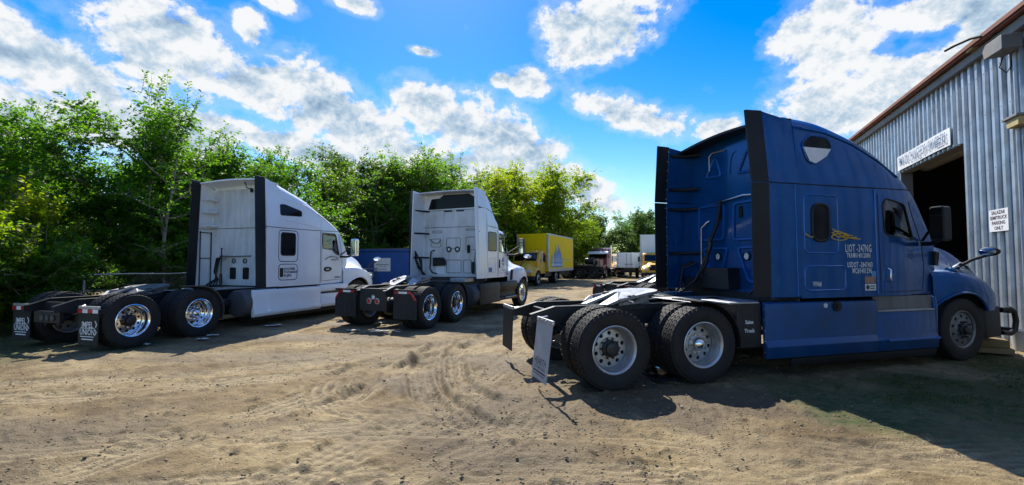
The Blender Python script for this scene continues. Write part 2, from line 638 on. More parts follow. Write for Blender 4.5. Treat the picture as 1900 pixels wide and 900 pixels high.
# ------------------------------------------------------------------ ground
def vnoise(x, y, seed):
    xi, yi = np.floor(x).astype(np.int64), np.floor(y).astype(np.int64)
    xf, yf = x - xi, y - yi
    u, v = xf * xf * (3 - 2 * xf), yf * yf * (3 - 2 * yf)

    def h(a, b):
        n = (a * 374761393 + b * 668265263 + seed * 982451653) & 0x7fffffff
        n = ((n ^ (n >> 13)) * 1274126177) & 0x7fffffff
        n = (n ^ (n >> 16)) & 0xffff
        return n / 65535.0
    return (h(xi, yi) * (1 - u) + h(xi + 1, yi) * u) * (1 - v) + (h(xi, yi + 1) * (1 - u) + h(xi + 1, yi + 1) * u) * v


def fbm(x, y, seed, octv=4, gain=0.5):
    t, a, s = 0, 1.0, 0
    for k in range(octv):
        t = t + a * vnoise(x * 2 ** k, y * 2 ** k, seed + k * 7)
        s += a
        a *= gain
    return t / s


TRACKS = [  # (points on the ground, half width, depth, ribs, lugs)
    ([(-0.56, 9.58), (-1.38, 7.96), (-1.74, 6.56), (-1.98, 5.54), (-2.1, 5.2)], .26, .050, 4, 0),
    ([(-1.33, 9.58), (-1.43, 8.05), (-1.29, 6.88), (-1.0, 5.76), (-0.64, 5.05), (-0.20, 4.5)], .26, .060, 4, 1),
    ([(-0.9, 9.71), (-1.01, 8.28), (-0.89, 6.88), (-0.61, 5.88), (-.2, 5.2)], .24, .055, 4, 1),
    ([(-1.9, 8.3), (-2.18, 7.53), (-2.44, 6.81), (-2.46, 6.13), (-2.22, 5.58)], .24, .050, 4, 0),
    ([(-1.75, 7.7), (-2.07, 6.88), (-2.05, 6.13), (-1.98, 5.54)], .22, .045, 4, 1),
    ([(-7.5, 5.2), (-4.6, 5.9), (-1.6, 7.6), (1.0, 10.5), (2.6, 14)], .30, .024, 5, 0),
    ([(-7.2, 6.0), (-4.8, 6.7), (-2.2, 8.2), (0.2, 10.9), (1.9, 15)], .30, .022, 5, 0),
    ([(-6.5, 3.7), (-3.6, 4.2), (-0.6, 4.6), (2.2, 4.2), (5.2, 3.2)], .28, .016, 5, 0),
    ([(-5.0, 2.7), (-2.4, 3.3), (0.4, 3.6), (3.0, 3.2)], .28, .016, 5, 0),
    ([(-3.2, 2.2), (-1.5, 3.0), (-.2, 4.2), (.7, 5.8)], .25, .018, 4, 0),
    ([(0.2, 2.4), (1.6, 3.4), (3.4, 4.0), (5.5, 4.1)], .26, .014, 5, 0),
    ([(-3.6, 3.2), (-2.4, 5.6), (-1.0, 8.6), (.4, 12.5), (2.6, 20)], .28, .024, 5, 0),
    ([(-1.9, 2.9), (-.9, 5.2), (.3, 8.6), (1.4, 12.0), (3.8, 20)], .28, .022, 5, 1),
    ([(-2.6, 5.6), (-1.2, 4.9), (.3, 4.7), (1.7, 5.0)], .24, .016, 5, 0),
]


def spline(pts, n=140):
    P = [np.array(p, float) for p in pts]
    P = [2 * P[0] - P[1]] + P + [2 * P[-1] - P[-2]]
    out = []
    for i in range(1, len(P) - 2):
        for t in np.linspace(0, 1, n // (len(P) - 3), endpoint=False):
            a, b, c, d = P[i - 1:i + 3]
            out.append(.5 * (2 * b + (c - a) * t + (2 * a - 5 * b + 4 * c - d) * t * t + (3 * b - a - 3 * c + d) * t ** 3))
    out.append(P[-2])
    return np.array(out)


def make_ground():
    r = [0.35]
    while r[-1] < 900:
        q = r[-1]
        r.append(q * (1.035 if q < 2.2 else 1.0066 if q < 13 else 1.022 if q < 60 else 1.10))
    r = np.array(r)
    a = np.concatenate([np.linspace(-64, 64, 620), np.linspace(64, 296, 90)[1:-1]])
    a = np.radians(a)
    nr, na = len(r), len(a)
    X = r[:, None] * np.sin(a)[None]
    Y = r[:, None] * np.cos(a)[None]
    x, y = X.ravel(), Y.ravel()
    rr = np.hypot(x, y)
    near = np.clip((26 - rr) / 14, 0, 1)
    z = (fbm(x * .5, y * .5, 3, 3) - .5) * .05 * near
    z += (fbm(x * 3.1, y * 3.1, 11, 4) - .5) * .030 * near
    z += (fbm(x * 9, y * 15, 23, 3, .65) - .5) * .024 * near * np.clip((16 - rr) / 6, 0, 1)
    lump = fbm(x * 6, y * 6, 41, 3)
    z += np.clip(lump - .62, 0, 1) * .16 * near
    track = np.zeros_like(x)
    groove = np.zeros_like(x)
    for (pts, hw, dep, ribs, lug) in TRACKS:
        S = spline(pts)
        seg = np.r_[0, np.cumsum(np.linalg.norm(np.diff(S, axis=0), axis=1))]
        lo, hi = S.min(0) - .6, S.max(0) + .6
        idx = np.nonzero((x > lo[0]) & (x < hi[0]) & (y > lo[1]) & (y < hi[1]))[0]
        for ch in np.array_split(idx, max(1, len(idx) // 20000)):
            dx = x[ch][:, None] - S[None, :, 0]
            dy = y[ch][:, None] - S[None, :, 1]
            dd = dx * dx + dy * dy
            k = dd.argmin(1)
            k2 = np.clip(k, 1, len(S) - 2)
            T = S[k2 + 1] - S[k2 - 1]
            T /= np.linalg.norm(T, axis=1)[:, None]
            ar = np.arange(len(ch))
            ux = dx[ar, k] * T[:, 1] - dy[ar, k] * T[:, 0]
            tt = seg[k] + dx[ar, k] * T[:, 0] + dy[ar, k] * T[:, 1]
            au = np.abs(ux) / hw
            ends = np.clip(np.minimum(tt, seg[-1] - tt) / .5, 0, 1)
            wear = np.clip(fbm(x[ch] * 1.7, y[ch] * 1.7, 77, 2) * 2.6 - .45, 0.3, 1) * ends
            inside = np.clip((1.0 - au) * 6, 0, 1) * wear
            berm = np.exp(-((au - 1.15) / .16) ** 2) * wear
            pat = np.cos(np.pi * ribs * ux / hw) * .5
            if lug:
                pat = pat * .8 + np.sin(2 * np.pi * (tt / .11 + np.abs(ux) * 1.6)) * .30
            z[ch] += -dep * inside + dep * .75 * berm + dep * .62 * pat * inside
            track[ch] = np.maximum(track[ch], inside * np.clip(.5 + .8 * pat, 0, 1))
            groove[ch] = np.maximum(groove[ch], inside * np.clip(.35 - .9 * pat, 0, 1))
    damp_groove = np.clip(fbm(x * .42 + 5, y * .9 + 2, 51, 4) * 3.4 - 1.62, 0, 1) * .85
    for (cx, cy, rx, ry, w) in [(-1.25, 6.3, .6, 1.0, .8), (1.9, 5.5, 1.7, 1.2, 1.0), (2.2, 7.0, 1.4, .9, 1.0), (-.9, 4.5, 1.2, .35, .5), (-4.4, 3.4, 2.0, .5, .5), (2.6, 4.0, 1.6, .4, .5), (-2.6, 4.6, 1.0, .3, .5), (.4, 3.0, 2.4, .35, .5)]:
        q = ((x - cx) / rx) ** 2 + ((y - cy) / ry) ** 2 + (fbm(x * 2.2, y * 2.2, 61, 3) - .5) * 2.2
        damp_groove = np.maximum(damp_groove, np.clip(1.25 - q, 0, 1) * w)
    damp_groove = np.maximum(damp_groove, groove * .9)  # track grooves take the same darker soil colour
    green = np.zeros_like(x)
    for (cx, cy, rx, ry) in [(5.6, 5.4, 2.5, 1.5), (4.4, 5.5, 1.2, .8), (8.4, 6.4, 2.0, 2.0), (-12, 9.0, 5, 2.2), (-13, 14, 4.5, 8), (-9, 26, 4, 10), (-3, 34, 3.5, 8)]:
        q = ((x - cx) / rx) ** 2 + ((y - cy) / ry) ** 2 + (fbm(x * 1.7, y * 1.7, 67, 4) - .5) * 1.8
        green = np.maximum(green, np.clip(1.3 - q, 0, 1))
    green = np.maximum(green, np.clip((rr - 75) / 30, 0, 1))
    # keep the soil from swallowing the wheels
    vs = np.column_stack([x, y, z]).astype(np.float32)
    vs = np.vstack([vs, [[0, 0, 0]]])
    i = np.arange(nr - 1)[:, None] * na
    j = np.arange(na)[None]
    jn = (j + 1) % na
    quads = np.stack([i + j, i + jn, i + na + jn, i + na + j], -1).reshape(-1, 4)[:, ::-1]
    c = nr * na
    tris = np.stack([np.full(na, c), (np.arange(na) + 1) % na, np.arange(na)], -1)[:, ::-1]
    me = bpy.data.meshes.new('ground')
    me.vertices.add(len(vs))
    me.vertices.foreach_set('co', vs.ravel())
    loops = np.concatenate([quads.ravel(), tris.ravel()]).astype(np.int32)
    me.loops.add(len(loops))
    me.loops.foreach_set('vertex_index', loops)
    st = np.concatenate([np.arange(len(quads)) * 4, len(quads) * 4 + np.arange(len(tris)) * 3]).astype(np.int32)
    me.polygons.add(len(st))
    me.polygons.foreach_set('loop_start', st)
    me.update(calc_edges=True)
    me.shade_smooth()
    for nm, arr in (('track', track), ('damp_groove', damp_groove), ('green', green)):
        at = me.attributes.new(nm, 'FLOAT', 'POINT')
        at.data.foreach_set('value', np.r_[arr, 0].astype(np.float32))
    m, nt, b = nodes_of('dirt_yard')

    def attr(n):
        q = nt.nodes.new('ShaderNodeAttribute')
        q.attribute_name = n
        return q.outputs['Fac']
    n1 = n_noise(nt, 0.8, 9, 0.66)
    n2 = n_noise(nt, 7.0, 8, 0.7)
    n3 = n_noise(nt, 55.0, 4, 0.7)
    c = n_ramp(nt, n1, [(0.37, (0.145, 0.098, 0.046)), (0.50, (0.292, 0.215, 0.108)), (0.63, (0.430, 0.332, 0.178))])
    c = n_mix(nt, n_ramp(nt, n2, [(0.36, (0.9, 0.9, 0.9)), (0.50, (0, 0, 0))]), c, (0.185, 0.130, 0.068))
    # small stones and clods of other tones
    vo = nt.nodes.new('ShaderNodeTexVoronoi')
    vo.inputs['Scale'].default_value = 26
    tc = nt.nodes.new('ShaderNodeTexCoord')
    nt.links.new(tc.outputs['Object'], vo.inputs['Vector'])
    pick = n_math(nt, 'GREATER_THAN', n_noise(nt, 5.0, 6, 0.7), 0.53)
    peb = n_math(nt, 'LESS_THAN', vo.outputs['Distance'], 0.28)
    sepc = nt.nodes.new('ShaderNodeSeparateColor')
    nt.links.new(vo.outputs['Color'], sepc.inputs[0])
    pc = n_ramp(nt, sepc.outputs[0], [(0.0, (0.05, 0.038, 0.024)), (0.45, (0.14, 0.105, 0.062)), (0.7, (0.36, 0.29, 0.18)), (1.0, (0.56, 0.50, 0.39))])
    c = n_mix(nt, n_math(nt, 'MULTIPLY', n_math(nt, 'MULTIPLY', pick, peb), 0.8), c, pc)
    c = n_mix(nt, n_math(nt, 'MULTIPLY', attr('track'), 0.75, clamp=True), c, (0.520, 0.415, 0.240))
    damp_groove_m = n_math(nt, 'MULTIPLY', attr('damp_groove'), n_math(nt, 'MULTIPLY_ADD', n2, 1.2, 0.40), clamp=True)
    c = n_mix(nt, n_math(nt, 'MULTIPLY', damp_groove_m, 0.85), c, (0.112, 0.080, 0.046))
    grm = n_math(nt, 'MULTIPLY', attr('green'), n_math(nt, 'MULTIPLY_ADD', n2, 3.0, -0.70, clamp=True), clamp=True)
    c = n_mix(nt, n_math(nt, 'MULTIPLY', grm, 0.92), c, (0.040, 0.078, 0.022))
    c = n_mix(nt, n_math(nt, 'MULTIPLY', n_ramp(nt, n3, [(0.35, (1, 1, 1)), (0.5, (0, 0, 0))]), 0.45), c, (0.15, 0.115, 0.07))
    nt.links.new(c, b.inputs['Base Color'])
    rg = n_math(nt, 'MULTIPLY_ADD', damp_groove_m, -0.32, 0.93)
    nt.links.new(rg, b.inputs['Roughness'])
    b.inputs['Specular IOR Level'].default_value = 0.25
    h = n_math(nt, 'ADD', n_math(nt, 'MULTIPLY', n2, 0.9), n_math(nt, 'MULTIPLY', n3, 0.35))
    h = n_math(nt, 'ADD', h, n_math(nt, 'MULTIPLY', n_math(nt, 'MULTIPLY', n_math(nt, 'SUBTRACT', 0.32, vo.outputs['Distance'], clamp=True), pick), 1.1))
    h = n_math(nt, 'ADD', h, n_math(nt, 'MULTIPLY', n_noise(nt, 18, 6, 0.72), 0.55))
    n_bump(nt, b, h, 0.9, 0.050)
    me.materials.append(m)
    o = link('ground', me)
    tag(o, 'pale sandy dirt yard rutted by tyre tracks', kind='structure')
    return o


make_ground()

# ------------------------------------------------------------------ workshop
BAZ = 24.0
shop = empty('workshop_building', (10.2, 9.6, 0), R_(90 - BAZ))
tag(shop, 'grey corrugated metal workshop with dark open truck door and rusty red roof edge', 'building')
WS0, WS1, DS0, DS1, DZ = -9.0, 13.0, 1.28, 5.55, 4.45


def eave(s):
    return 6.06 + .036 * (s + 1.1)


def sheet(s0, s1, z0, ztop):
    """one corrugated sheet standing in the wall, ribs along z"""
    pr = []
    s = s0
    p = (s1 - s0) / 3.0
    for k in range(3):
        q = s0 + k * p
        pr += [(q, 0), (q + p * .36, 0), (q + p * .375, .006), (q + p * .395, 0), (q + p * .56, 0), (q + p * .61, .060), (q + p * .94, .060), (q + p * .998, 0.001)]
    mb = MB()
    vs, fs = [], []
    for (x, y) in pr:
        zt = eave(x) if ztop is None else ztop
        vs += [(x, y, z0), (x, y, zt), (x, y - .004, z0), (x, y - .004, zt)]
    for i in range(len(pr) - 1):
        a, b = i * 4, i * 4 + 4
        fs += [(a, b, b + 1, a + 1), (a + 2, a + 3, b + 3, b + 2), (a + 1, b + 1, b + 3, a + 3), (a, a + 2, b + 2, b)]
    mb.add(vs, fs)
    # screw heads at the girts
    for zz in (1.2, 2.4, 3.6, 4.8, 5.7):
        if z0 + .1 < zz < (eave(s0) if ztop is None else ztop):
            for k in range(3):
                x = s0 + (k + .76) * p
                mb.cyl((x, .058, zz), (x, .068, zz), .011, 6)
    return mb


def wall_run(a, b, z0, ztop):
    n = max(1, round((b - a) / .9144))
    w = (b - a) / n
    for k in range(n):
        o = sheet(a + k * w + .001, a + (k + 1) * w - .001, z0, ztop).build('wall_panel', M_GALV, shop, smooth=25)
        o.location = (0, random.uniform(-.003, .003), 0)


random.seed(4)
wall_run(WS0, DS0, 0.02, None)
wall_run(DS0, DS1, DZ, None)
wall_run(DS1, WS1, 0.02, None)
for (n_, x0, x1, z0, z1) in (('door_jamb', DS0 - .12, DS0 + .02, 0, DZ), ('door_jamb', DS1 - .02, DS1 + .12, 0, DZ), ('door_header', DS0 - .12, DS1 + .12, DZ - .0, DZ + .18)):
    MB().box(x0, x1, -.30, -.008, z0, z1).build(n_, M_TRIM, shop, bevel=.008)
mb = MB()
mb.cyl((DS0 + .05, -.62, DZ + .25), (DS1 - .05, -.62, DZ + .25), .24, 18)
mb.build('rolled_door', M_TRIM, shop, smooth=40)
M_INNER_SHADE = mat('inner_wall_shade', (0.05, 0.05, 0.05), .9)  # inner walls and floor near black: the unlit interior put into the colour
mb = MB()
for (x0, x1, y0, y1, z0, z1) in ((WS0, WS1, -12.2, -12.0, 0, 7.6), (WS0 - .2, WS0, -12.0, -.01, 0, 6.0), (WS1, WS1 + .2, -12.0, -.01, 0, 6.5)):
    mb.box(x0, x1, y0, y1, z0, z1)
mb.build('rear_walls', M_INNER_SHADE, shop)
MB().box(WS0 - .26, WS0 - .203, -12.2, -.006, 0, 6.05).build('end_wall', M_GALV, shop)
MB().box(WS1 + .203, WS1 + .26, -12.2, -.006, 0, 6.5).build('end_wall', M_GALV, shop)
MB().box(WS0, WS1, -12.0, -.3, -.05, .035).build('floor_slab', M_INNER_SHADE, shop)
mb = MB()
vs = []
for s in (WS0 - .4, WS1 + .4):
    e = eave(s)
    vs += [(s, .26, e + .17), (s, -6.2, e + 1.35), (s, -12.5, e + .17), (s, -12.5, e + .21), (s, -6.2, e + 1.39), (s, .26, e + .21)]
mb.add(vs, [(0, 1, 7, 6), (1, 2, 8, 7), (3, 4, 10, 9), (4, 5, 11, 10), (5, 0, 6, 11), (2, 3, 9, 8), (0, 5, 4, 1), (1, 4, 3, 2), (6, 7, 10, 11), (7, 8, 9, 10)])
mb.build('roof', M_ROOFRED, shop)


def strip(name, y0, y1, d0, d1, m):
    mb = MB()
    vs = []
    for s in (WS0 - .4, WS1 + .4):
        e = eave(s)
        vs += [(s, y0, e + d0), (s, y1, e + d0), (s, y1, e + d1), (s, y0, e + d1)]
    mb.add(vs, [(0, 1, 2, 3), (4, 7, 6, 5), (0, 4, 5, 1), (1, 5, 6, 2), (2, 6, 7, 3), (3, 7, 4, 0)])
    mb.build(name, m, shop)


strip('fascia', .045, .16, -.03, .15, M_TRIM)
strip('roof_edge', .10, .30, .215, .30, M_ROOFRED)
mb = MB()
for k in range(26):
    s = WS0 + .3 + k * .72
    e = eave(s)
    mb.box(s, s + .05, .02, .10, e + .16, e + .208)
mb.build('rafter_ends', M_WOOD, shop)
MB().box(.15, .42, .12, .27, eave(.3) + .155, eave(.3) + .205).build('roof_block', M_WOOD, shop)
# loose black pipe on the roof edge
mb = MB()
ez = eave(.3)
mb.tube([(-.62, .1, ez + .10), (-.40, .24, ez + .20), (-.12, .40, ez + .27), (.16, .56, ez + .27), (.34, .66, ez + .25)], .030, 8)
tag(mb.build('black_pipe', M_BLACK, None, smooth=50, loc=shop.location, rz=shop.rotation_euler.z), 'bent black pipe sticking out over the workshop roof edge', 'pipe')

# the long sign over the door
bx_ = shop.matrix_basis.copy()
mb = MB()
pts = []
for k in range(13):
    t = k / 12
    s = 1.82 + 3.62 * t
    pts.append((s, .085 + .02 * math.sin(t * 9) * t, .012 * math.sin(t * 5)))
vs, fs = [], []
for (s, y, dz) in pts:
    vs += [(s, y, 4.515 + dz), (s, y, 4.955 + dz), (s, y + .012, 4.955 + dz), (s, y + .012, 4.515 + dz)]
for i in range(12):
    a = i * 4
    fs += [(a, a + 4, a + 5, a + 1), (a + 1, a + 5, a + 6, a + 2), (a + 2, a + 6, a + 7, a + 3), (a + 3, a + 7, a + 4, a)]
fs += [(0, 1, 2, 3), (51, 50, 49, 48)]
mb.add(vs, fs)
banner = mb.build('shop_sign', M_SIGN, None, loc=shop.location, rz=shop.rotation_euler.z)
tag(banner, 'long white sign with blue lettering above the workshop door', 'sign')
put_text('PM & OIL CHANGE FOR 18WHEELERS', .40, M_LETTER_B, banner, (3.63, .128, 4.735), (-1, 0, 0), (0, 0, 1), bold=.002, squeeze=.49)
park = MB()
park.prism(rrect(-.46, .25, 2.255, 2.715, .02, 2), .068, .076)
park = park.build('parking_sign', M_SIGN, None, loc=shop.location, rz=shop.rotation_euler.z)
tag(park, 'small white notice with four dark lines on the workshop wall', 'sign')
for k, (t_, sq) in enumerate((('SALAZAR', 1.15), ('SEMITRUCK', 1.15), ('PARKING', 1.15), ('ONLY', 1.15))):
    put_text(t_, .105, M_LETTER_R, park, (-.105, .0785, 2.645 - k * .108), (-1, 0, 0), (0, 0, 1), bold=.002, squeeze=sq)
# flood light housing under the eave, its conduit and the box lamp below
fl = empty('flood_light', shop.location, shop.rotation_euler.z)
tag(fl, 'grey flood light housing fixed under the workshop eave', 'light')
mb = MB()
mb.prism(rpoly([(-1.3, 5.66), (-.66, 5.70), (-.60, 5.88), (-.72, 5.97), (-1.3, 5.94)], .03, 2), .12, .42)
mb.build('housing', M_TRIM, fl, bevel=.01)
mb = MB()
mb.box(-.612, -.590, .15, .39, 5.73, 5.87)
mb.build('lens', M_LENS_W, fl, bevel=.005)
MB().tube([(-.72, .16, 5.69), (-.68, .2, 5.5), (-.74, .12, 5.36), (-.80, .08, 5.46), (-.8, .06, 5.66)], .012, 6).build('cable', M_BLACK, fl)
mb = MB()
mb.tube([(-.92, .07, 5.95), (-.92, .07, 4.9), (-.92, .07, 3.9), (-.95, .07, .3)], .04, 10)
mb.lathe([(.0, -.03), (.055, -.03), (.06, .03), (0, .04)], (-.92, .07, 5.8), 12, axis='z', closed=False)
tag(mb.build('conduit', M_ALU, None, smooth=50, loc=shop.location, rz=shop.rotation_euler.z), 'vertical metal conduit running down the workshop wall', 'conduit')
wl = empty('wall_lamp', shop.location, shop.rotation_euler.z)
tag(wl, 'yellowed box lamp with dark hood at the right edge of the workshop wall', 'lamp')
MB().box(-1.3, -.80, .03, .26, 4.36, 4.41).build('hood', M_TRIM, wl, bevel=.008)
MB().prism([(-1.26, 4.20), (-.88, 4.20), (-.84, 4.358), (-1.27, 4.358)], .05, .22).build('shade', mat('yellowed_plastic', (0.55, 0.42, 0.16), .5, dirt=.3), wl, bevel=.008)

# ------------------------------------------------------------------ chain link fence behind the white trucks
FAZ = 18.6
fen = empty('chain_link_fence', (-11.3, 8.2, 0), R_(90 - FAZ))
tag(fen, 'low chain link fence with pale top rail in front of the trees', 'fence')
FL = 22.0
rail = MB()
rail.tube([(k, .012 * math.sin(k * 1.3), 1.30 + .014 * math.sin(k * 2.1)) for k in np.linspace(3.1, FL, 20)], .022, 8)
rail.build('top_rail', M_GALVW, fen, smooth=50)
for k in range(7):
    mb = MB()
    mb.tube([(3.1 + k * 3.1, 0, 0), (3.1 + k * 3.1, 0, 1.27)], .03, 10)
    mb.build('post', M_GALVW, fen, smooth=50)
mb = MB()
for k in range(int((FL - 3.1) / .085)):
    x = 3.1 + k * .085
    for sgn in (1, -1):
        x1 = x + sgn * 1.24
        mb.tube([(x, .028 + .004 * sgn, .03), (x1, .028 + .004 * sgn, 1.28)], .0028, 3, caps=False)
o = mb.build('wire_mesh', M_GALVW, fen)
o['kind'] = 'stuff'

# ------------------------------------------------------------------ wheels (outward is -y, axle along y, hub at the origin)
TR = 0.51


def tyre_mesh(name, drive=True, n=60):
    mb = MB()
    top = TR - (.017 if drive else 0)
    side = [(.298, -.105), (.312, -.120), (.345, -.132), (.395, -.141), (.440, -.139), (.462, -.134), (.466, -.139), (.478, -.136), (top - .012, -.128), (top, -.112)]
    prof = list(side)
    if not drive:
        for g in (-.066, -.022, .022, .066):
            prof += [(top, g - .007), (top - .014, g - .004), (top - .014, g + .004), (top, g + .007)]
    prof += [(r, -a) for (r, a) in reversed(side)]
    prof += [(.27, .10), (.27, -.10)]
    mb.lathe(prof, n=n)
    if drive:
        ribs = [(-.118, -.076), (-.068, -.026), (-.019, .019), (.026, .068), (.076, .118)]
        nb = 46
        for ri, (a0, a1) in enumerate(ribs):
            for k in range(nb):
                t0 = 2 * math.pi * (k + (.5 if ri % 2 else 0)) / nb
                t1 = t0 + 2 * math.pi / nb * .80
                sk = 2 * math.pi / nb * (.22 if ri % 2 else -.22)
                vs = []
                for rr in (top - .003, TR):
                    q = 0 if rr < TR else .0015
                    for (t, a, d) in ((t0, a0, 0), (t1, a0, 0), (t1, a1, sk), (t0, a1, sk)):
                        a_ = a + (q if a == a0 else -q)
                        vs.append((rr * math.cos(t + d), a_, rr * math.sin(t + d)))
                mb.add(vs, [(4, 5, 6, 7), (0, 1, 5, 4), (1, 2, 6, 5), (2, 3, 7, 6), (3, 0, 4, 7)])
    return mb.mesh(name, M_RUBBER, smooth=30)


def disc_holes(mb, r0, r1, y0, y1, nh, hr, mi=0):
    """conical disc between radius r0 (at y0) and r1 (at y1) with nh round hand holes"""
    rm = (r0 + r1) / 2
    for k in range(nh):
        c = 2 * math.pi * k / nh
        h = math.pi / nh
        outer = [(r1, -h), (r1, 0), (r1, h), (rm, h), (r0, h), (r0, 0), (r0, -h), (rm, -h)]
        outer = [(r1, -h), (r1, -h * .5), (r1, 0), (r1, h * .5), (r1, h), (rm, h), (r0, h), (r0, 0), (r0, -h), (rm, -h)]
        vs = []
        for (r, a) in outer:
            y = y0 + (y1 - y0) * (r - r0) / (r1 - r0)
            vs.append((r * math.cos(c + a), y, r * math.sin(c + a)))
        m = len(outer)
        for (r, a) in outer:
            du, dv = (r - rm), a * rm
            l_ = math.hypot(du, dv) or 1
            hu, hv = rm + du / l_ * hr, dv / l_ * hr / rm
            y = y0 + (y1 - y0) * (hu - r0) / (r1 - r0)
            vs.append((hu * math.cos(c + hv), y, hu * math.sin(c + hv)))
        for i in range(m):
            r, a = outer[i]
            x, y, z = vs[m + i]
            vs.append((x, y + .03, z))
        fs = []
        for i in range(m):
            j = (i + 1) % m
            fs.append((i, j, m + j, m + i))
            fs.append((m + i, m + j, 2 * m + j, 2 * m + i))
        mb.add(vs, fs, mi)


def rim_mesh(name, mtl, deep=True, nh=10, hr=.026):
    mb = MB()
    if deep:   # outer wheel of a dual pair: a dish
        mb.lathe([(.306, -.118), (.312, -.124), (.300, -.130), (.286, -.124), (.276, -.108), (.262, -.080), (.250, -.030), (.247, .02), (.252, .05), (.30, .10), (.306, .06), (.270, 0), (.285, -.08)], n=48)
        disc_holes(mb, .142, .248, .028, .040, nh, hr)
        mb.lathe([(.142, .028), (.138, .020), (.0, .020)], n=40, closed=False)
    else:      # steer wheel: the disc stands proud
        mb.lathe([(.306, -.112), (.312, -.118), (.300, -.124), (.284, -.116), (.274, -.098), (.270, -.090), (.30, .10), (.306, .06), (.275, 0), (.288, -.08)], n=48)
        disc_holes(mb, .160, .272, -.110, -.094, nh, hr)
        mb.lathe([(.160, -.110), (.150, -.118), (.0, -.118)], n=40, closed=False)
    me = mb.mesh(name, mtl, smooth=35)
    return me


def hub_mesh(name, mtl, y0, style):
    mb = MB()
    if style == 'cap':      # bright dome over the axle end
        mb.lathe([(.092, y0), (.090, y0 - .035), (.078, y0 - .070), (.05, y0 - .092), (.0, y0 - .10)], n=28, closed=False)
    elif style == 'axle':   # bare axle flange with studs
        mb.lathe([(.112, y0), (.112, y0 - .045), (.100, y0 - .052), (.088, y0 - .052), (.084, y0 - .085), (.06, y0 - .095), (.0, y0 - .095)], n=28, closed=False)
        for k in range(8):
            a = 2 * math.pi * k / 8
            x, z = .099 * math.cos(a), .099 * math.sin(a)
            mb.cyl((x, y0 - .05, z), (x, y0 - .072, z), .010, 6)
    else:                   # steer hub
        mb.lathe([(.105, y0), (.100, y0 - .03), (.072, y0 - .04), (.068, y0 - .075), (.055, y0 - .085), (0, y0 - .085)], n=28, closed=False)
    for k in range(10):
        a = 2 * math.pi * (k + .5) / 10
        x, z = .128 * math.cos(a), .128 * math.sin(a)
        mb.cyl((x, y0 + .004, z), (x, y0 - (.05 if style == 'steer' else .030), z), .015, 6, r1=.012)
    return mb.mesh(name, mtl, smooth=40)


def back_mesh():
    mb = MB()
    mb.lathe([(.24, .062), (.0, .062)], n=24, closed=False)
    mb.lathe([(.205, .062), (.205, .13), (0, .13)], n=24, closed=False)
    return mb.mesh('brake_drum', M_DARK)


TY_D, TY_S = tyre_mesh('tyre', True), tyre_mesh('tyre_ribbed', False)
RIMS, HUBS = {}, {}
ME_DRUM = back_mesh()


def wheel(parent, s, l, kind, rim_mat=None, hub=None, hub_mat=None, nh=10, hr=.026):
    """kind: outer, inner, steer; l > 0 is the right-hand side"""
    rim_mat = rim_mat or M_ALU
    w = empty('wheel', (s, -l, TR), 0 if l > 0 else math.pi, parent)
    link('tyre', TY_S if kind == 'steer' else TY_D, w, (0, 0, 0)).rotation_euler = (0, random.uniform(0, 6.28), 0)
    deep = kind != 'steer'
    k = (rim_mat.name, deep, nh, hr)
    if k not in RIMS:
        RIMS[k] = rim_mesh('rim', rim_mat, deep, nh, hr)
    r = link('rim', RIMS[k], w, (0, 0, 0))
    spin = random.uniform(0, 6.28)
    if kind == 'inner':
        r.rotation_euler = (0, 0, math.pi)
        return w
    r.rotation_euler = (0, spin, 0)
    link('brake_drum', ME_DRUM, w, (0, 0, 0))
    hub_mat = hub_mat or M_FRAME
    k = (hub or kind, hub_mat.name)
    if k not in HUBS:
        HUBS[k] = hub_mesh('hub', hub_mat, .020 if deep else -.118, hub or 'steer')
    link('hub', HUBS[k], w, (0, 0, 0)).rotation_euler = (0, spin, 0)
    return w


# ------------------------------------------------------------------ tractor chassis (x forward, y left, z up; l = -y)
def rail_mesh(s_tail, s_front, ztop, drop, sgn):
    mb = MB()
    zb = ztop - .27
    out = [(s_tail, ztop - drop), (s_tail + .36, ztop), (s_front, ztop), (s_front, zb + .05), (s_tail + .5, zb), (s_tail + .10, ztop - drop - .10), (s_tail, ztop - drop - .10)]
    y0 = -sgn * .43
    mb.prism(out, y0 - .006, y0 + .006)
    # flanges turn inwards
    inn = sgn * .085
    top = [(s_tail, ztop - drop), (s_tail + .36, ztop), (s_front, ztop)]
    for (a, b) in zip(top[:-1], top[1:]):
        mb.add([(a[0], y0 - .006 * sgn, a[1] + .001), (b[0], y0 - .006 * sgn, b[1] + .001), (b[0], y0 + inn, b[1] + .001), (a[0], y0 + inn, a[1] + .001),
                (a[0], y0 - .006 * sgn, a[1] + .012), (b[0], y0 - .006 * sgn, b[1] + .012), (b[0], y0 + inn, b[1] + .012), (a[0], y0 + inn, a[1] + .012)],
               [(0, 1, 2, 3), (4, 7, 6, 5), (0, 4, 5, 1), (1, 5, 6, 2), (2, 6, 7, 3), (3, 7, 4, 0)])
    mb.box(s_tail + .5, s_front, y0 + inn, y0 + .006 * sgn, zb - .010, zb)
    for k in range(10):
        x = s_tail + .55 + k * .17
        for zz in (ztop - .07, ztop - .17):
            mb.cyl((x, y0 - sgn * .004, zz), (x, y0 - sgn * .022, zz), .012, 6)
    return mb


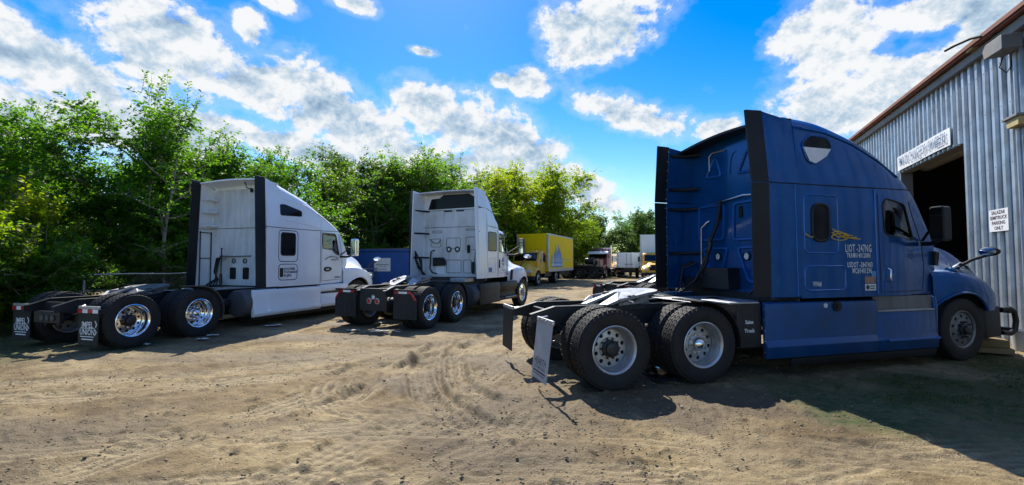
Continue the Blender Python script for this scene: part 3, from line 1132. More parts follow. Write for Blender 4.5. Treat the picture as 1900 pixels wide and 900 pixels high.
def fifth_wheel(root, s0, z, m=None, tilt=-5, sc=1.0):
    """the coupling plate: round front, two ramps behind the throat"""
    m = m or M_GREASE
    out = []
    for k in range(-90, 91, 12):
        a = R_(k)
        out.append((.22 + .36 * math.cos(a), .47 * math.sin(a)))
    out += [(-.28, .47), (-.52, .36), (-.52, .20), (-.05, .055), (.03, 0), (-.05, -.055), (-.52, -.20), (-.52, -.36), (-.28, -.47)]
    mb = MB()
    n = len(out)

    def zz(x, y, lo=0):
        drop = max(0, -.16 - x) * .42
        return -drop - lo
    vs = [(x, y, zz(x, y)) for x, y in out] + [(x, y, zz(x, y) - .045) for x, y in out]
    mb.v = vs
    f_top = tuple(range(n))
    mb.f = [f_top, tuple(range(2 * n - 1, n - 1, -1))] + [(i, i + n, (i + 1) % n + n, (i + 1) % n) for i in range(n)]
    mb.m = [0] * len(mb.f)
    # skirt ribs under the plate
    mb.box(-.25, .25, -.44, -.42, -.15, -.04); mb.box(-.25, .25, .42, .44, -.15, -.04)
    mb.box(-.1, .1, -.44, .44, -.12, -.05)
    o = mb.build('fifth_wheel', m, root, bevel=.006)
    o.location = (s0, 0, z)
    o.rotation_euler = (0, R_(tilt), 0)
    b = MB()
    for sg in (-1, 1):
        b.prism([(-.16, -.20), (.16, -.20), (.06, -.02), (-.06, -.02)], sg * .40 - .03, sg * .40 + .03)
        b.cyl((0, sg * .36, -.06), (0, sg * .45, -.06), .05, 12)
    b.box(-.5, .5, -.46, -.36, -.225, -.20); b.box(-.5, .5, .36, .46, -.225, -.20)
    b = b.build('mount', M_FRAME, root, bevel=.004)
    b.location = (s0, 0, z)
    mb = MB()
    mb.tube([(s0 - .1, -.35, z - .09), (s0 - .12, -.62, z - .10), (s0 - .16, -.70, z - .10)], .012, 6)
    mb.build('release_handle', M_STEEL, root)
    return o


def chassis(root, s_tail=-1.5, s_front=6.0, ztop=1.0, drop=.11, fw=(.05, 1.17), steer=5.7, rim=None, hub_mat=None, steer_rim=None, hubs=('axle', 'cap'), fw_mat=None, nh=10, hr=.026, cap_mat=None, steer_hub=None, twin=True):
    for sg in (1, -1):
        rail_mesh(s_tail, s_front, ztop, drop, sg).build('frame_rail', M_FRAME, root, bevel=.003, seg=1)
    mb = MB()
    mb.box(s_tail + .28, s_tail + .33, -.42, .42, ztop - .26, ztop - .05)
    mb.build('rear_crossmember', M_FRAME, root, bevel=.006)
    for s in (-.2, .2, 1.35, 2.4):
        MB().box(s - .06, s + .06, -.42, .42, ztop - .24, ztop - .06).build('crossmember', M_FRAME, root, bevel=.006)
    for i, s in enumerate((-.66, .66)):
        mb = MB()
        mb.cyl((s, -1.02, TR), (s, 1.02, TR), .075, 14)
        mb.lathe([(0, -.2), (.12, -.2), (.21, -.1), (.23, 0), (.21, .1), (.12, .2), (0, .2)], (s, 0, TR), 18, axis='x', closed=False)
        mb.cyl((s + .05, 0, TR + .02), (.66 if i == 0 else 1.6, 0, TR + .12), .055, 10)
        mb.build('drive_axle', M_FRAME, root, smooth=40)
        for sg in (1, -1):
            mb = MB()
            mb.lathe([(0, .0), (.12, .0), (.145, .04), (.135, .10), (.145, .16), (.12, .20), (0, .20)], (s - .32, sg * .52, .46), 18, axis='z', closed=False)
            mb.build('air_spring', M_RUBBER, root, smooth=40)
            mb = MB()
            mb.tube([(s + .55, sg * .5, .52), (s + .1, sg * .5, .58), (s - .32, sg * .52, .44), (s - .45, sg * .52, .44)], .045, 8)
            mb.cyl((s - .05, sg * .56, .5), (s + .12, sg * .56, .86), .035, 10)
            mb.build('suspension_arm', M_FRAME, root, smooth=40)
            mb = MB()
            mb.lathe([(0, -.1), (.09, -.1), (.10, -.05), (.10, .05), (.09, .1), (0, .1)], (s + .28, sg * .34, .66), 16, axis='x', closed=False)
            mb.build('brake_chamber', M_FRAME, root, smooth=40)
        for sg in (1, -1):
            wheel(root, s, sg * 1.08, 'outer', rim, hubs[i], (cap_mat or M_CHROME) if hubs[i] == 'cap' else hub_mat, nh, hr)
            wheel(root, s, sg * .74, 'inner', M_ALU)
    mb = MB()
    mb.cyl((steer, -.95, TR - .05), (steer, .95, TR - .05), .06, 10)
    mb.build('steer_axle', M_FRAME, root, smooth=40)
    for sg in (1, -1):
        wheel(root, steer, sg * 1.03, 'steer', steer_rim or rim, None, steer_hub or hub_mat or M_ALU, nh, hr)
    fifth_wheel(root, fw[0], fw[1], fw_mat)
    # air and light lines, tanks between the rails
    mb = MB()
    for k in range(4):
        y = -.2 + .12 * k
        mb.tube([(-1.1, y, ztop - .1), (-.3, y + .05, ztop - .02), (.8, y, ztop - .05), (1.9, y * .6, ztop + .03)], .016, 6)
    mb.build('air_lines', M_BLACK, root, smooth=40)
    for sg in (1, -1):
        mb = MB()
        mb.lathe([(0, -.32), (.1, -.32), (.125, -.28), (.125, .28), (.1, .32), (0, .32)], (1.7, sg * .62, .60), 18, axis='x', closed=False)
        mb.build('air_tank', M_FRAME, root, smooth=40)


def mud_flap(root, s, l0, l1, z0, z1, m, hang=True, tilt=0.0, clip=0.0, bracket_mat=None, hook=None):
    """a hanging flap with its bracket; l0..l1 across, z0..z1 high; origin at the bracket"""
    e = empty('mud_flap', (s, -(l0 + l1) / 2, z1), 0, root)
    e.rotation_euler = (0, tilt, 0)
    w = abs(l1 - l0) / 2
    h = z1 - z0
    mb = MB()
    if clip:
        sg = -1 if (l0 + l1) > 0 else 1
        poly = [(sg * -w, 0), (sg * (w - clip), 0), (sg * w, -clip * 1.25), (sg * (w - .0), -h), (sg * -w, -h)]
    else:
        poly = [(-w, 0), (w, 0), (w * .96, -h), (-w * .97, -h)]
    n = len(poly)
    rows = 6
    vs, fs = [], []
    mb.prism(poly, -.006, .006, 'yz')
    flap = mb.build('flap', m, e)
    b = MB()
    b.box(-.016, .016, -w - .01, w * .98, -.005, .045)
    for k in range(4):
        y = -w * .8 + 1.6 * w * k / 3
        b.cyl((-.022, y, .02), (.0, y, .02), .012, 6)
    b.build('bracket', bracket_mat or M_ALU, e, bevel=.003)
    if hang:
        b = MB()
        dirl = -1 if (l0 + l1) > 0 else 1       # towards the frame
        yin = (abs(l0 + l1) / 2 - .44) * (1 if (l0 + l1) > 0 else -1)
        b.tube([(0.02, -dirl * 0 + w * (1 if dirl < 0 else -1) * .9, .02), (.10, yin * .6, .03), (.22, yin, .03)], .022, 8)
        b.build('hanger', bracket_mat or M_ALU, e, smooth=40)
    return e


# ------------------------------------------------------------------ bodywork
def body_ring(s, w, zb, zt, r, seam, tumble, crown, inset=0.0, nside=7):
    w -= inset; zt -= inset; zb += inset
    zs = max(zt - r, zb + .05)

    def hw(z):
        return w - max(0.0, z - seam) * tumble
    half = []
    for k in range(nside):
        z = zb + (zs - zb) * k / (nside - 1)
        half.append((hw(z), z))
    wt = hw(zs)
    rr = min(r, zt - zs + 1e-4)
    for k in range(1, 7):
        a = math.pi / 2 * k / 6
        half.append((wt - r * (1 - math.cos(a)) , zs + (zt - zs) * math.sin(a)))
    for k in range(1, 5):
        t = k / 4
        half.append(((wt - r) * (1 - t), zt + crown * math.sin(t * math.pi / 2)))
    ring = [(s, -l, z) for (l, z) in half]
    ring += [(s, l, z) for (l, z) in reversed(half[:-1])]
    return ring


def cab_body(root, tab, zb, seam, tumble, paint, name='cab_body', windows=(), shield=None, r=.26, crown=.05, hollow=None, extra=None):
    """tab: rows of (s, half width, roof height); windows: (s, z) outlines cut through both sides"""
    S = [t[0] for t in tab]
    ss = np.unique(np.concatenate([np.linspace(S[0], S[-1], 36), np.array(S)]))

    def ringset(lo, hi, inset):
        out = []
        for s in ss:
            if s < lo - 1e-6 or s > hi + 1e-6:
                continue
            w = smooth_interp(S, [t[1] for t in tab], s)
            zt = smooth_interp(S, [t[2] for t in tab], s)
            rr = r(s) if callable(r) else r
            out.append(body_ring(s, w, zb, zt, rr, seam, tumble, crown, inset))
        return out
    mb = MB()
    mb.loft(ringset(S[0], S[-1], 0))
    o = mb.build(name, [paint, M_INTERIOR], root)
    if hollow:
        inner = MB()
        inner.loft(ringset(hollow[0], hollow[1], .05))
        boolean(o, inner)
    for poly in windows:
        for sg in (1, -1):
            c = MB()
            c.prism(poly, -sg * .70, -sg * 1.6)
            boolean(o, c)
    if shield:
        c = MB()
        c.prism(shield[0], shield[1], shield[2], 'yz')
        boolean(o, c)
    for c in (extra or []):
        boolean(o, c)
    o.data.shade_smooth()
    o.data.set_sharp_from_angle(angle=R_(32))
    return o


def side_path(poly, l, sg):
    return [(s, -sg * l, z) for s, z in poly]


def pane(root, poly, lfun, m=None, name='window', frame=True, d=None, fr=.012, fm=None):
    """glass on both sides following the body's half width lfun(s); frame is a sub-part"""
    d = d if d is not None else (-.006 if m is M_GLASS else .006)
    out = []
    cx = sum(p[0] for p in poly) / len(poly)
    cz = sum(p[1] for p in poly) / len(poly)
    for sg in (1, -1):
        vs0, vs1 = [], []
        for s, z in poly:
            l = lfun(s, z)
            vs0.append((s, -sg * (l + d), z))
            vs1.append((s, -sg * (l + d - .008), z))
        n = len(poly)
        mb = MB()
        mb.add(vs0 + vs1, [tuple(range(n)), tuple(range(2 * n - 1, n - 1, -1))] + [(i, i + n, (i + 1) % n + n, (i + 1) % n) for i in range(n)])
        w = mb.build(name, m or M_GLASS_D, root)
        if frame:
            f = MB()
            f.tube([(s + (s - cx) * .02, -sg * (lfun(s, z) + .002), z + (z - cz) * .02) for s, z in poly], fr, 6, closed=True)
            f.build('frame', fm or M_BLACK, w, smooth=50)
        out.append(w)
    return out


def seam(root, pts, lfun, r=.006, name='seam', m=None, closed=False, both=True, off=.0):
    for sg in ((1, -1) if both else (1,)):
        mb = MB()
        mb.tube([(s, -sg * (lfun(s, z) + off), z) for s, z in pts], r, 6, closed=closed)
        mb.build(name, m or M_SEAM, root, smooth=60)


def dense(pts, n=6):
    out = []
    for a, b in zip(pts[:-1], pts[1:]):
        for k in range(n):
            t = k / n
            out.append((a[0] + (b[0] - a[0]) * t, a[1] + (b[1] - a[1]) * t))
    return out + [pts[-1]]


def hood(root, tab, arch, zlow, paint, lsh=.62, ra=.60, name='hood', zmin=.62):
    """tab rows: (s, centre top, fender half width, fender top)"""
    S = [t[0] for t in tab]
    ss = list(np.linspace(S[0], S[-1], 46)) + [arch - ra + .001, arch - ra - .001, arch + ra - .001, arch + ra + .001]
    ss = sorted(s for s in ss if S[0] <= s <= S[-1])
    rings = []
    for s in ss:
        zc = smooth_interp(S, [t[1] for t in tab], s)
        wf = smooth_interp(S, [t[2] for t in tab], s)
        zf = smooth_interp(S, [t[3] for t in tab], s)
        zl = zlow
        if abs(s - arch) < ra:
            zl = max(zlow, TR + math.sqrt(ra * ra - (s - arch) ** 2))
        zl = min(zl, zf - .10)
        ls = min(lsh, wf - .2)
        half = [(wf - .004, zl), (wf, (zl + zf - .10) / 2), (wf - .006, zf - .10), (wf - .035, zf - .035), (wf - .10, zf), (wf - .17, zf + .02)]
        half += [(ls + .10, zf + .05 + (zc - zf) * .22), (ls + .02, zf + (zc - zf) * .62), (ls - .06, zf + (zc - zf) * .88), (ls - .2, zc - .015), (ls * .35, zc), (0, zc + .008)]
        rings.append([(s, -l, z) for l, z in half] + [(s, l, z) for l, z in reversed(half[:-1])])
    mb = MB()
    mb.loft(rings, cap=False, closed=False)
    # close the nose
    n = len(rings[-1])
    b = len(mb.v)
    nose = rings[-1]
    cx = (nose[0][0] + .05, 0, zlow)
    mb.add(nose + [cx], [(i, i + 1, n) for i in range(n - 1)])
    o = mb.build(name, paint, root, smooth=38)
    # lip round the wheel arch and the dark liner inside
    for sg in (1, -1):
        lip = MB()
        P = []
        for k in range(25):
            a = math.pi * k / 24
            s, z = arch + ra * math.cos(a), TR + ra * math.sin(a)
            if z < zlow - .01 or s < S[0] or s > S[-1]:
                continue
            P.append((s, -sg * (smooth_interp(S, [t[2] for t in tab], s) + .004), z))
        lip.tube(P, .022, 6)
        lip.build('arch_lip', paint, root, smooth=60)
        li = MB()
        rr = []
        for k in range(17):
            a = math.pi * k / 16
            rr.append((arch + (ra - .02) * math.cos(a), TR + (ra - .02) * math.sin(a)))
        for i in range(16):
            (s0, z0), (s1, z1) = rr[i], rr[i + 1]
            li.add([(s0, -sg * 1.14, z0), (s1, -sg * 1.14, z1), (s1, -sg * .45, z1), (s0, -sg * .45, z0)], [(0, 1, 2, 3)])
        li.box(arch - ra, arch + ra, -sg * .44, -sg * .46, .4, TR + ra * .9)
        li.build('wheel_well', M_DARK, root)
    return o


def mirror(root, s, l, z, h=.55, arm_s=None, arm_l=1.1, m=None, gm=None):
    m = m or M_BLACK
    for sg in (1, -1):
        e = empty('mirror', (s, -sg * l, z), 0, root)
        mb = MB()
        mb.prism(rrect(-.10, .10, -h / 2, h / 2, .05), -.085, .085, 'yz')
        mb.build('housing', m, e, bevel=.02)
        mb = MB()
        mb.prism(rrect(-.08, .08, -h * .44, h * .22, .03), -.091, -.087, 'yz')
        mb.prism(rrect(-.08, .08, h * .25, h * .44, .03), -.091, -.087, 'yz')
        mb.build('glass', gm or M_CHROME, e)
        mb = MB()
        a = (arm_s - s) if arm_s is not None else -.1
        d = sg * (l - arm_l)
        mb.tube([(0, 0, -h * .42), (a * .5, d * .5, -h * .55), (a, d, -h * .55)], .035, 8)
        mb.tube([(0, 0, h * .1), (a * .4, d * .5, h * .05 - .1), (a, d, -h * .45)], .02, 8)
        mb.build('arm', M_BLACK, e, smooth=50)


def hood_mirror(root, s, l, z, base, m=None):
    for sg in (1, -1):
        e = empty('hood_mirror', (s, -sg * l, z), 0, root)
        mb = MB()
        mb.lathe([(0, -.05), (.07, -.045), (.105, -.01), (.105, .02), (.09, .05), (0, .06)], (0, 0, 0), 20, axis='x', closed=False)
        o = mb.build('housing', m or M_BLACK, e, smooth=40)
        o.scale = (1, 1.35, .72)
        mb = MB()
        mb.lathe([(0, -.062), (.05, -.058), (.088, -.048)], (0, 0, 0), 20, axis='x', closed=False)
        o = mb.build('glass', M_CHROME, e, smooth=60)
        o.scale = (1, 1.35, .72)
        b = (base[0] - s, sg * (l - base[1]), base[2] - z)
        mb = MB()
        mb.tube([(0, 0, -.05), (b[0] * .5, b[1] * .6, b[2] * .55), b], .024, 8)
        mb.build('arm', M_BLACK, e, smooth=50)


def extender(root, s0, s1, z0, z1, l, m, seam_z=None, flare=0.0, thick=.03, name='side_extender', tops=None):
    """panels that carry the sleeper's sides back past its rear wall"""
    res = []
    for sg in (1, -1):
        segs = [(z0, z1)] if seam_z is None else [(z0, seam_z - .006), (seam_z + .006, z1)]
        mb = MB()
        for (a, b) in segs:
            top = b
            la = l(a) if callable(l) else l
            lb = l(b) if callable(l) else l
            t = tops if (tops and b == z1) else (b, b)
            vs = []
            for (zz0, zz1, ll) in ((a, a, la), (t[0], t[1], lb)):
                vs += [(s0, -sg * (ll + flare), zz0), (s1, -sg * ll, zz1), (s1, -sg * (ll - thick), zz1), (s0, -sg * (ll + flare - thick), zz0)]
            mb.add(vs, [(0, 1, 2, 3), (4, 7, 6, 5), (0, 4, 5, 1), (1, 5, 6, 2), (2, 6, 7, 3), (3, 7, 4, 0)])
        res.append(mb.build(name, m, root, bevel=.004))
    return res


def steps_and_skirt(root, prof, s0, s1, m, name='side_skirt', both=True):
    for sg in ((1, -1) if both else (1,)):
        mb = MB()
        n = len(prof)
        rings = [[(s, -sg * l, z) for l, z in prof] for s in (s0, s1)]
        mb.loft(rings)
        mb.build(name, m, root, smooth=25, bevel=.006)

# ------------------------------------------------------------------ the blue tractor
def place(name, x, y, az):
    return empty(name, (x, y, 0), R_(90) - az)


random.seed(7)
bl = place('blue_semi_truck', 1.6035, 7.1879, 1.2946)
tag(bl, 'dark blue semi truck tractor with tall sleeper parked beside the workshop', 'truck', 'truck tractors in the yard')
chassis(bl, -1.52, 6.2, .99, .10, (.06, 1.15), 5.7266, M_ALU, M_FRAME, M_DULLW, ('axle', 'cap'), nh=10, hr=.027, steer_hub=M_FRAME)
B_TAB = [(2.30, 1.235, 3.82), (2.77, 1.235, 3.78), (3.30, 1.235, 3.64), (3.85, 1.225, 3.42), (4.42, 1.17, 3.07), (4.76, 1.09, 2.80), (5.06, 1.04, 2.42), (5.36, 1.0, 1.98)]


def b_w(s, z):
    w = smooth_interp([t[0] for t in B_TAB], [t[1] for t in B_TAB], s)
    return w - max(0, z - 2.75) * .10


B_WIN = rpoly([(3.96, 2.05), (4.74, 1.97), (4.46, 2.53), (4.02, 2.60), (3.93, 2.52)], [.10, .10, .07, .08, .06])
cab_body(bl, B_TAB, 1.10, 2.75, .10, M_BLUE, windows=[B_WIN], shield=(rpoly([(-.88, 2.02), (.88, 2.02), (.90, 2.66), (-.90, 2.66)], .1), 4.72, 6.0),
         r=lambda s: .27 if s < 4.3 else max(.10, .27 - (s - 4.3) * .28), hollow=(2.42, 5.28))
pane(bl, B_WIN, b_w, M_GLASS, 'door_window')
mb = MB()
mb.add([(5.33, -.90, 2.0), (5.33, .90, 2.0), (4.86, .92, 2.67), (4.86, -.92, 2.67), (5.34, -.90, 2.0), (5.34, .90, 2.0), (4.87, .92, 2.67), (4.87, -.92, 2.67)], [(0, 1, 2, 3), (7, 6, 5, 4), (0, 4, 5, 1), (1, 5, 6, 2), (2, 6, 7, 3), (3, 7, 4, 0)])
mb.build('windshield', M_GLASS, bl)
# inside the cab: dash, wheel and seats
mb = MB()
mb.box(4.95, 5.22, -.90, .90, 1.35, 1.92)
mb.build('dashboard', M_INTERIOR, bl, bevel=.05)
for y in (-.52, .52):
    mb = MB()
    mb.prism(rpoly([(3.95, 1.45), (4.45, 1.45), (4.45, 1.60), (4.08, 1.62), (3.98, 2.28), (3.86, 2.28), (3.88, 1.5)], .05), y - .24, y + .24)
    mb.build('seat', M_INTERIOR, bl, smooth=40)
mb = MB()
mb.tube([(4.72 - .10 * math.sin(a), .52 + .23 * math.cos(a), 1.88 + .20 * math.sin(a)) for a in np.linspace(0, 2 * math.pi, 24, endpoint=False)], .018, 6, closed=True)
mb.cyl((4.72, .52, 1.88), (5.0, .52, 1.7), .03, 8)
mb.build('steering_wheel', M_BLACK, bl, smooth=50)
# sleeper windows
pl = rrect(2.52, 2.83, 1.93, 2.46, .14, 6)
pane(bl, pl, b_w, M_WINDARK, 'sleeper_window', fr=.022)
up = rpoly([(2.42, 3.36), (2.60, 3.50), (2.92, 3.47), (3.00, 3.36), (2.88, 3.20), (2.62, 3.06), (2.50, 3.10)], .07)
pane(bl, up, lambda s, z: b_w(s, z) + .006, M_WINDARK, 'upper_window', fr=.012, fm=M_BLUE)
# white sun card behind the lower half of the upper window
for sg in (1, -1):
    mb = MB()
    q = [(2.44, 3.31), (2.96, 3.31), (2.86, 3.19), (2.64, 3.07), (2.53, 3.10)]
    vs = [(s, -sg * (b_w(s, z) + .018), z) for s, z in q]
    vs += [(s, -sg * (b_w(s, z) + .008), z) for s, z in q]
    n = len(q)
    mb.add(vs, [tuple(range(n)), tuple(range(2 * n - 1, n - 1, -1))] + [(i, i + n, (i + 1) % n + n, (i + 1) % n) for i in range(n)])
    mb.build('window_card', M_SIGN, bl)
# pressed panel outlines and joints
for q, nm in ((rrect(2.37, 3.00, 1.75, 2.60, .09, 4), 'pressed_panel'), (rrect(2.36, 3.12, 1.21, 1.56, .08, 4), 'pressed_panel')):
    seam(bl, q, b_w, .015, nm, M_BLUE_L, closed=True, off=-.003)  # bead highlight painted with the lighter blue
seam(bl, dense([(1.80, 2.75), (2.6, 2.75), (3.4, 2.75), (4.2, 2.76), (4.72, 2.78)], 4), b_w, .008, 'roof_joint')
seam(bl, dense([(2.22, 2.74), (2.235, 1.13)], 6), b_w, .008, 'sleeper_joint', M_BLUE_L)
seam(bl, dense([(3.76, 2.73), (3.77, 1.14)], 6), b_w, .014, 'door_joint', M_BLUE_L)
seam(bl, dense([(3.82, 2.66), (3.84, 1.16), (4.98, 1.16), (5.05, 1.5), (5.0, 1.92), (4.62, 2.58)], 5), b_w, .006, 'door_joint')
for sg in (1, -1):
    mb = MB()
    mb.tube([(4.0, -sg * 1.225, 1.52), (4.0, -sg * 1.26, 1.50), (4.0, -sg * 1.26, 1.34), (4.0, -sg * 1.225, 1.32)], .014, 8)
    mb.build('door_handle', M_CHROME, bl, smooth=50)
    # crease lines swept along the roof side
    mb = MB()
    mb.tube([(s, -sg * (b_w(s, z) - .002), z) for s, z in ((2.45, 3.60), (2.9, 3.56), (3.4, 3.42), (3.9, 3.2), (4.35, 2.96))], .018, 6)
    mb.build('roof_crease', M_BLUE, bl, smooth=60)
# side extenders: painted panel and rubber edge
bl_l = lambda z: 1.235 - max(0, z - 2.75) * .10
extender(bl, 1.76, 2.31, 1.12, 3.80, bl_l, M_BLUE, 2.75, tops=(3.80, 3.70))
extender(bl, 1.50, 1.764, 1.13, 3.81, lambda z: bl_l(z) + .002, M_BLACK, 2.75, flare=-.03, name='rubber_edge')
for sg in (1, -1):
    for k in range(15):
        z = 1.22 + k * .178
        l = bl_l(z) - .034
        MB().cyl((1.745, -sg * (l + .004), z), (1.745, -sg * (l - .018), z), .013, 6).build('edge_bolt', M_ALU, bl)
        MB().cyl((1.79, -sg * (bl_l(z) - .002), z), (1.79, -sg * (bl_l(z) + .006), z), .011, 6).build('edge_bolt', M_BLUE_L, bl)
mb = MB()   # roof fairing's trailing edge over the gap
rg = []
for s, dz in ((1.98, 0.0), (2.31, .02)):
    rg.append([(s, y, 3.70 + dz + .10 * math.cos(y / 1.15 * 1.4)) for y in np.linspace(-1.12, 1.12, 15)] + [(s, y, 3.66 + dz + .10 * math.cos(y / 1.15 * 1.4)) for y in np.linspace(1.12, -1.12, 15)])
mb.loft(rg)
mb.build('roof_trailing_edge', M_BLACK, bl, smooth=40)
for sg in (1, -1):
    for z in (3.64, 3.0, 2.62, 1.78):
        mb = MB()
        l = bl_l(z) - .04
        mb.tube([(1.84, -sg * l, z), (2.1, -sg * (l - .05), z + .005), (2.30, -sg * (l - .24), z + .01)], .03, 8)
        mb.cyl((1.83, -sg * (l - .02), z), (1.83, -sg * (l + .02), z), .035, 8)
        mb.build('brace', M_BLACK, bl, smooth=50)
# rear wall of the sleeper: pressings, vents, lamps, plumbing (l to the right)
def bw(l, z, d=0.0):
    return (2.298 - d, -l, z)


for nm, q, r in (('wall_pressing', [(-.72, 3.17), (-.34, 3.15), (-.44, 3.47), (-.52, 3.47)], .06), ('wall_pressing', [(.06, 3.12), (.46, 3.10), (.38, 3.46), (.26, 3.46)], .06),
                 ('wall_pressing', [(-.95, 2.02), (-.30, 2.02), (-.28, 2.64), (-.93, 2.64)], .08), ('wall_pressing', [(-.06, 2.0), (.62, 2.0), (.62, 2.62), (-.04, 2.62)], .08),
                 ('wall_pressing', [(.03, 1.86), (.72, 1.86), (.46, 1.30), (.26, 1.30)], .08), ('wall_pressing', [(-.83, 1.86), (-.20, 1.86), (-.40, 1.34), (-.60, 1.34)], .08)):
    P = rpoly(q, r, 4)
    MB().tube([bw(l, z, .004) for l, z in P] , .026, 6, closed=True).build(nm, M_BLUE_L, bl, smooth=60)  # pressing edges in lighter blue, a painted highlight
MB().tube([bw(-.14, 3.14), bw(-.10, 3.40), bw(-.04, 3.50), bw(.02, 3.51)], .015, 6).build('wall_pressing', M_BLUE_L, bl, smooth=60)
for l in (.11, -.34):
    MB().prism(rrect(-l - .035, -l + .035, 2.36, 2.56, .03), 2.28, 2.302, 'yz').build('wall_vent', M_DARK, bl)
for l in (-.45, .22):
    e = empty('work_lamp', bw(l, 1.715), 0, bl)
    mb = MB(); mb.lathe([(.075, .0), (.078, -.022), (.06, -.026), (.056, -.01)], (0, 0, 0), 20, axis='x'); mb.build('ring', M_BLACK, e, smooth=40)
    mb = MB(); mb.lathe([(.0, -.018), (.056, -.014), (.056, 0), (0, 0)], (0, 0, 0), 20, axis='x', closed=False); mb.build('lens', M_LENS_W, e, smooth=40)
MB().tube([bw(-.66, 2.665, .03), bw(-.2, 2.69, .05), bw(.2, 2.73, .05), bw(.36, 2.72, .02)], .016, 8).build('grab_bar', M_CHROME, bl, smooth=50)
MB().tube([bw(-.66, 2.37, .01), bw(-.70, 2.34, .04), bw(-.82, 2.25, .06), bw(-.83, 1.6, .06), bw(-.86, 1.35, .03)], .016, 8).build('pipe', M_CHROME, bl, smooth=50)
MB().tube([bw(-.22, 3.58, .02), bw(-.55, 3.60, .02), bw(-.62, 3.54, .02), bw(-.62, 3.28, .02)], .012, 6).build('pipe', M_ALU, bl, smooth=50)
mb = MB()
mb.tube([bw(-.30, 2.70, .06), bw(-.34, 2.3, .10), bw(-.48, 1.95, .16), bw(-.50, 1.60, .22), bw(-.66, 1.30, .30), bw(-.90, 1.14, .36), bw(-1.05, 1.25, .34), bw(-1.10, 1.55, .26), bw(-1.0, 1.62, .1)], .030, 8)
mb.build('air_hose', M_BLACK, bl, smooth=50)
mb = MB()
mb.tube([bw(-.46, 1.95, .14), bw(-.56, 1.6, .24), bw(-.62, 1.3, .36), bw(-.85, 1.1, .44), bw(-1.02, 1.2, .40), bw(-1.06, 1.5, .3), bw(-.92, 1.6, .1)], .018, 8)
mb.tube([bw(-.52, 1.85, .14), bw(-.60, 1.4, .28), bw(-.75, 1.12, .40), bw(-.98, 1.06, .42)], .014, 8)
mb.tube([bw(-.5, 2.05, .14), bw(-.47, 1.93, .15), bw(-.5, 1.8, .17)], .045, 8)
mb.build('cable_bundle', M_FRAME, bl, smooth=50)
mb = MB()
mb.prism(rpoly([(-.06, 1.16), (.60, 1.16), (.60, 1.52), (-.04, 1.52)], .02), 2.06, 2.29, 'yz')
mb.cyl((2.05, .36, 1.37), (2.09, .36, 1.37), .05, 12)
mb.build('rear_wall_box', M_FRAME, bl, bevel=.008)
mb = MB()
mb.prism(rpoly([(.62, 1.12), (1.1, 1.12), (1.1, 1.34), (.62, 1.34)], .02), 2.08, 2.28, 'yz')
mb.tube([bw(1.05, 1.05, .3), bw(1.0, 1.3, .25), bw(.92, 1.45, .1)], .05, 8)
mb.tube([bw(.45, 1.1, .2), bw(.62, 1.3, .1)], .018, 8)
mb.cyl(bw(.58, 1.12, .15), bw(.58, 1.34, .15), .05, 10)
mb.cyl(bw(.86, 1.12, .2), bw(.86, 1.30, .2), .07, 10)
mb.build('rear_wall_bracket', M_FRAME, bl, bevel=.006)['kind'] = 'stuff'
MB().cyl(bw(.58, 1.20, .15), bw(.58, 1.32, .15), .053, 10).build('canister_label', M_SIGN, bl)
MB().box(2.27, 2.31, -1.19, 1.19, .98, 1.12).build('rear_sill', M_FRAME, bl)
# deck plates over the frame
MB().box(.98, 2.2, -.52, .52, 1.005, 1.018).build('deck_plate', M_ALU, bl, bevel=.003)
MB().box(1.12, 1.62, -1.16, -.56, 1.035, 1.06).build('battery_box_lid', M_ALU, bl, bevel=.006)
mb = MB(); mb.box(1.24, 1.66, -1.15, -.56, .42, 1.034); mb.build('battery_box', M_FRAME, bl, bevel=.015)
put_text('Truck', .07, M_PRINT_W, bl, (1.45, -1.152, .66), (1, 0, 0), (0, 0, 1), bold=.002)
put_text('Sales', .07, M_PRINT_W, bl, (1.45, -1.152, .78), (1, 0, 0), (0, 0, 1), bold=.002)
mb = MB(); mb.box(1.24, 1.66, .56, 1.15, .42, 1.03); mb.build('air_dryer_box', M_FRAME, bl, bevel=.015)
for sg in (1, -1):       # quarter fenders ahead of the front drive tyres
    mb = MB()
    rg = []
    for k in range(9):
        a = R_(98 - k * 13)
        rg.append([(.66 + .575 * math.cos(a), -sg * .62, TR + .575 * math.sin(a)), (.66 + .575 * math.cos(a), -sg * 1.22, TR + .575 * math.sin(a)), (.66 + .59 * math.cos(a), -sg * 1.22, TR + .59 * math.sin(a)), (.66 + .59 * math.cos(a), -sg * .62, TR + .59 * math.sin(a))])
    mb.loft(rg)
    mb.build('quarter_fender', M_BLACK, bl, smooth=30)
